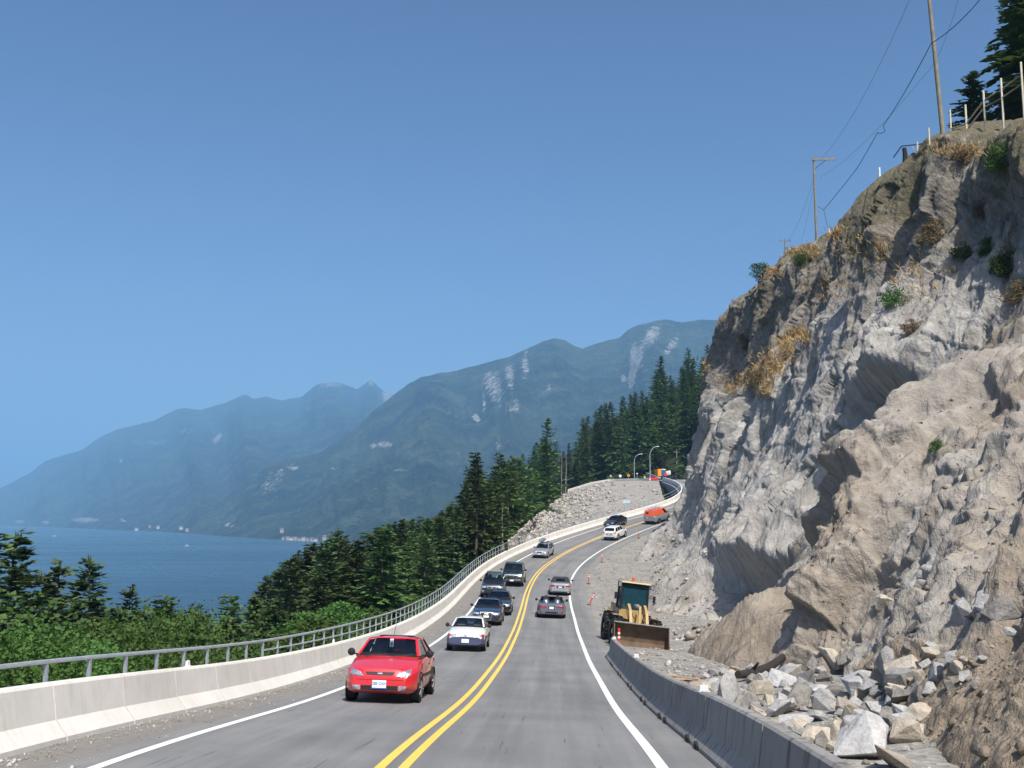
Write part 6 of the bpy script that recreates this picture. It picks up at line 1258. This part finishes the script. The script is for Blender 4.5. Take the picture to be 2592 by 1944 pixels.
def mat_straw():
    t = NT('straw'); p = t.pos(); n = t.noise(p, 3, 3); t.done(t.ramp(n, (.3, (.30, .19, .075)), (.55, (.50, .34, .14)), (.75, (.64, .48, .24))), .8, spec=.15)
mat_straw()
gb = np.random.default_rng(3); B_, D_ = [], []
for (px, py, rx, ry, n) in ((1905, 960, 38, 30, 900), (1950, 930, 34, 34, 1000), (1990, 880, 26, 30, 700), (2030, 850, 24, 16, 420), (1935, 985, 22, 26, 500), (1855, 985, 20, 22, 300), (2030, 640, 55, 12, 700), (2110, 590, 30, 12, 350), (1960, 690, 30, 12, 300), (2100, 730, 60, 40, 260), (2200, 640, 70, 40, 260), (2430, 385, 90, 12, 420), (1830, 800, 14, 20, 150), (2300, 700, 90, 60, 260), (1790, 930, 14, 30, 140)):
    for _ in range(n // 4):
        h = cast(px + gb.normal(0, rx * .55), py + gb.normal(0, ry * .55), (0,))
        if h[0] is None if h else True: continue
        for k in range(9): B_.append(np.array(h[0]) + gb.normal(0, .2, 3) - np.array(h[1]) * 0); D_.append(gb.normal(0, .45, 3) + np.array([-.25, -.1, .75]))
B_ = np.array(B_); D_ = unit(np.array(D_)); ln = gb.uniform(.22, .6, len(B_)); sd2 = unit(np.cross(D_, gb.normal(0, 1, (len(B_), 3))))
og = link('dry_grass', np_mesh('dry_grass', *sprays(B_ - D_ * .08, D_, sd2, ln, ln * .05)), MATS['straw']); tag(og, 'golden dry grass clinging to the rock face and its skyline', kind='stuff')

# ------------------------------------------------------------------ roadworks on the upper road
varied('orange_sheet', (.85, .32, .02), .55, .12); varied('toilet_blue', (.04, .11, .32), .5, .1); varied('hivis', (.72, .85, .05), .7, .15); varied('sign_orange', (.95, .30, .02), .5, .05); varied('lamp_grey', (.55, .57, .58), .45, .1, metal=.5); varied('pale_blue', (.42, .60, .70), .5, .1)
def lamp(px, py, Z, h, arm, label):
    p = P(px, py, Z); r = thing('street_lamp', label, 'lamp', tuple(p), 0, 'street lamps on the upper road'); pts = [(0, 0, -.6), (0, 0, h * .72)] + [(arm * .85 * (1 - math.cos(a)), 0, h * .72 + (h * .28) * math.sin(a)) for a in np.linspace(.2, 1.45, 7)]
    MB().tube(pts, [.12, .10] + [.075] * 7, 8).build('pole', MATS['lamp_grey'], r, True); q = pts[-1]; MB().box((q[0] + .35, 0, q[2] + .02), (.85, .3, .14), 0, 0, .06, .8).build('lamp_head', MATS['lamp_grey'], r); MB().box((q[0] + .4, 0, q[2] - .065), (.5, .22, .03)).build('lens', MATS['white_plastic'], r)
lamp(1606, 1216, 330, 8.3, 2.6, 'shorter curved street lamp on the left by the fill slope'); lamp(1646, 1219, 296, 9.9, 2.6, 'taller curved street lamp nearer the orange container')
def signpost(px, yb, Z, h, shape, size, mat, label, name='road_sign'):
    p = P(px, yb, Z); r = thing(name, label, 'sign', tuple(p)); MB().box((0, .04, h / 2 - .5), (.08, .08, h + 1)).build('post', MATS['galvanised'], r); mb = MB(); n = {'diamond': 4, 'round': 14, 'octagon': 8, 'square': 4}[shape]; a0 = {'diamond': 0, 'square': math.pi / 4}.get(shape, .39)
    mb.prism([(size * math.cos(a0 + 2 * math.pi * k / n), -.03, h + size * math.sin(a0 + 2 * math.pi * k / n)) for k in range(n)], (0, 0, 0), (0, .03, 0)); mb.build('panel', MATS[mat], r); return r
sg_ = signpost(1591, 1215, 325, 1.4, 'diamond', .55, 'sign_orange', 'orange diamond warning sign on the upper road'); MB().box((.02, -.045, 1.4), (.16, .02, .4), 0, 0, .4).build('symbol', MATS['trim_black'], sg_)
signpost(1570, 1215, 322, 1.25, 'round', .42, 'white_plastic', 'white round sign left of the orange diamond'); signpost(1546, 1218, 318, 1.6, 'square', .42, 'galvanised', 'small grey sign seen from behind, leftmost on the pad'); signpost(1613, 1212, 322, 1.6, 'square', .25, 'white_plastic', 'narrow white marker right of the shorter lamp'); signpost(1686, 1214, 305, 1.5, 'octagon', .45, 'red_plastic', 'red-orange paddle sign in front of the orange container')
_fp = FILL.reshape(-1, 3); _fw = _fp[:, 1] * math.cos(TH) + _fp[:, 2] * math.sin(TH); _fu = CX + F * _fp[:, 0] / _fw; _fv = CY - F * (-_fp[:, 1] * math.sin(TH) + _fp[:, 2] * math.cos(TH)) / _fw; _q = _fp[np.argmin((_fu - 1581) ** 2 + (_fv - 1283) ** 2)]
bs = signpost(1581, 1283, _q[1], 1.0, 'square', .45, 'pale_blue', 'pale blue double board standing on the fill slope'); MB().box((.7, 0, 1.0), (.62, .03, .62)).build('panel', MATS['pale_blue'], bs)
ct = thing('container', 'orange site container beside the upper road', 'container', tuple(P(1670, 1206, 312)), .12); MB().box((0, 0, 1.05), (2.2, 4.2, 2.1)).build('shell', MATS['orange_sheet'], ct); MB().box((-1.12, -.4, 1.0), (.03, 1.8, 1.85)).build('door', MATS['orange_sheet'], ct); MB().box((0, -2.11, 1.0), (2.0, .03, 1.9)).build('end_door', MATS['orange_sheet'], ct)
for k in range(7): MB().box((-1.11 + .37 * k, -2.13, 1.05), (.05, .03, 2.0)).build('rib', MATS['orange_sheet'], ct)
tl = thing('portable_toilet', 'blue portable toilet right of the orange container', 'toilet', tuple(P(1680, 1206, 306)), .1); MB().box((0, 0, 1.0), (1.05, 1.05, 2.0)).build('cabin', MATS['toilet_blue'], tl); MB().box((0, 0, 2.06), (1.1, 1.1, .14), 0, 0, 0, .7).build('roof', MATS['white_plastic'], tl); MB().box((0, -.54, .95), (.7, .03, 1.7)).build('door', MATS['toilet_blue'], tl)
for i, (px, py, Z, lab) in enumerate(((1688, 1203, 312, 'cream site tank right of the blue toilet'), (1694, 1202, 316, 'smaller pale tank behind the cream one'))):
    p = P(px, py, Z); r = thing('tank', lab, 'tank', tuple(p)); MB().lathe([(0, 0), (.42, 0), (.45, .1), (.45, 1.05), (.35, 1.25), (0, 1.3)], 14).build('drum', MATS['post_wood' if i == 0 else 'pale_concrete'], r, True); MB().lathe([(.0, 1.3), (.12, 1.3), (.12, 1.38), (0, 1.38)], 10).build('cap', MATS['trim_black'], r)
# flagger in high-visibility clothing
ST_J = [(0, 0, .95), (0, 0, 1.2), (0, 0, 1.42), (0, .01, 1.52), (0, .01, 1.66), (.2, 0, 1.40), (.27, -.05, 1.12), (.24, -.22, .98), (-.2, 0, 1.40), (-.28, -.1, 1.14), (-.16, -.3, 1.10), (.10, 0, .88), (.12, .0, .48), (.12, .02, .06), (.12, -.14, .04), (-.10, 0, .88), (-.12, -.02, .48), (-.13, .02, .06), (-.13, -.14, .04)]
ST_E = [(0, 1), (1, 2), (2, 3), (3, 4), (2, 5), (5, 6), (6, 7), (2, 8), (8, 9), (9, 10), (0, 11), (11, 12), (12, 13), (13, 14), (0, 15), (15, 16), (16, 17), (17, 18)]
ST_R = [.16, .15, .13, .06, .10, .07, .055, .045, .07, .055, .045, .10, .075, .05, .045, .10, .075, .05, .045]
me = skin_person('person', ST_J, ST_E, ST_R, None, '', (0, 0, 0), 0); mat_person('flagger_clothes', (.72, .85, .05), (.62, .72, .05), 1.5, (.8, .8, .75), 1.68, .7); me.materials.append(MATS['flagger_clothes'])
fg = bpy.data.objects.new('person', me); COL.objects.link(fg); fg.location = tuple(P(1632, 1219, 312)); tag(fg, 'flagger in yellow high-visibility clothing standing on the upper road', 'person')
hm = MB().lathe([(0, .11), (.07, .09), (.115, .02), (.15, 0), (.11, .0)], 12).build('helmet', MATS['hivis'], fg, True); hm.location = (0, .01, 1.68)
redp = dict(sedan('red_paint'))
rc = thing('sedan', 'red car parked below the orange container', 'car')
bpy.data.objects.remove(rc)
rcar, _ = vehicle('sedan', 'red car waiting below the grey site wall', 'car', 300, -1.9, False, redp, 'traffic by the roadworks')
p = P(1645, 1219, 300); rcar.matrix_basis = Matrix.Translation(Vector(p)) @ Matrix.Rotation(1.9, 4, 'Z')
# wooden H-frame in the wood and a cross pole
for (px, yb, yt, Z, w, lab) in ((1606, 1092, 1060, 470, 13, 'grey H-frame power pole standing in the hillside wood'), (1713, 1158, 1138, 365, 9, 'pale cross-armed pole above the green bushes')):
    a, b = P(px, yb, Z), P(px, yt, Z); h = b[2] - a[2]; r = thing('power_pole', lab, 'pole', tuple(a)); W_ = w / F * Z
    for sx in ((-W_ / 2, W_ / 2) if Z > 400 else (0,)): MB().tube([(sx, 0, -12), (sx, 0, h)], .16, 6).build('shaft', MATS['dead_wood'], r)
    MB().box((0, -.18, h * (.97 if Z > 400 else .68)), (W_ * 1.5, .16, .25)).build('crossarm', MATS['dead_wood'], r)

# ------------------------------------------------------------------ far shore: houses, boats
varied('house_white', (.46, .45, .43), .8, .08); varied('house_tan', (.34, .31, .27), .85, .1); varied('roof_dark', (.12, .11, .11), .8, .2); varied('roof_red', (.30, .14, .10), .8, .2); varied('window_dark', (.03, .04, .05), .2, .1)
def at_shore(px, up_px):
    Z = float(shore_Z(px)) + 40 + up_px * 14; return P(px, HY, Z)
def house(px, up, w, d, h, rz, wall, roof, label):
    p = at_shore(px, 0); p = p + np.array([0, up * 5, 0]); zz = SEA + 3 + up * 2.2; r = thing('house', label, 'house', (p[0], p[1], zz), rz, 'houses on the far shore')
    MB().box((0, 0, h / 2 - 3), (w, d, h + 6)).build('wall', MATS[wall], r); mb = MB(); o_ = .6; mb.add([(-w / 2 - o_, -d / 2 - o_, h), (w / 2 + o_, -d / 2 - o_, h), (w / 2 + o_, d / 2 + o_, h), (-w / 2 - o_, d / 2 + o_, h), (-w / 2 - o_, 0, h + d * .35), (w / 2 + o_, 0, h + d * .35)], [(0, 1, 5, 4), (2, 3, 4, 5), (0, 4, 3), (1, 2, 5), (0, 3, 2, 1)]); mb.build('roof', MATS[roof], r)
    for k in range(3): MB().box((-w * .3 + w * .3 * k, -d / 2 - .05, h * .55), (w * .14, .12, h * .3)).build('window', MATS['window_dark'], r)
hh = [(345, 2, 16, 9, 6, 'house_white', 'roof_dark', 'white house at the water, left part of the far shore'), (452, 8, 14, 9, 6, 'house_white', 'roof_dark', 'white house uphill in the middle of the far shore'), (470, 5, 12, 8, 5, 'house_tan', 'roof_red', 'tan house beside the white uphill house'), (395, 7, 13, 9, 6, 'house_white', 'roof_red', 'white house with reddish roof on the far shore'), (372, 9, 10, 8, 5, 'house_tan', 'roof_dark', 'small tan house on the far shore'), (705, 10, 11, 9, 6, 'house_tan', 'roof_dark', 'tall pale house left of the waterfront buildings'), (820, 3, 10, 8, 6, 'house_tan', 'roof_dark', 'tan house at the right end of the far shore')]
for (px, up, w, d, h, wl_, rf_, lab) in hh: house(px, up, w, d, h, .2, wl_, rf_, lab)
for i in range(9): house(718 + i * 10, .6 + (i % 2), 7 + i % 3 * 3, 7, 1.6 + (i * 7) % 3 * .6, .1 * i, ('house_tan', 'house_tan', 'house_white')[i % 3], ('roof_dark', 'roof_red')[i % 3 == 0], ['leftmost', 'second', 'third', 'fourth', 'fifth', 'sixth', 'seventh', 'eighth', 'rightmost'][i] + ' waterfront building in the pale row on the far shore')
for (px, py, L_, lab) in ((141, 1357, 16, 'white motor boat on the water at the left'), (476, 1381, 9, 'small white boat in the middle of the sound')):
    Z = F * (-SEA) / (py - HY); p = P(px, HY, Z); r = thing('boat', lab, 'boat', (p[0], p[1], SEA), .2, 'boats on the sound')
    mb = MB(); mb.add([(-L_ / 2, -L_ * .14, -.3), (-L_ / 2, L_ * .14, -.3), (L_ * .3, L_ * .12, -.3), (L_ / 2, 0, .2), (L_ * .3, -L_ * .12, -.3), (-L_ / 2, -L_ * .16, 1.3), (-L_ / 2, L_ * .16, 1.3), (L_ * .3, L_ * .15, 1.5), (L_ * .58, 0, 1.9), (L_ * .3, -L_ * .15, 1.5)], [(0, 1, 2, 3, 4), (5, 9, 8, 7, 6), (0, 5, 6, 1), (1, 6, 7, 2), (2, 7, 8, 3), (3, 8, 9, 4), (4, 9, 5, 0)]); mb.build('hull', MATS['house_white'], r); MB().box((-.05 * L_, 0, 2.2), (L_ * .4, L_ * .2, 1.6), 0, 0, 0, .85).build('cabin', MATS['house_white'], r)
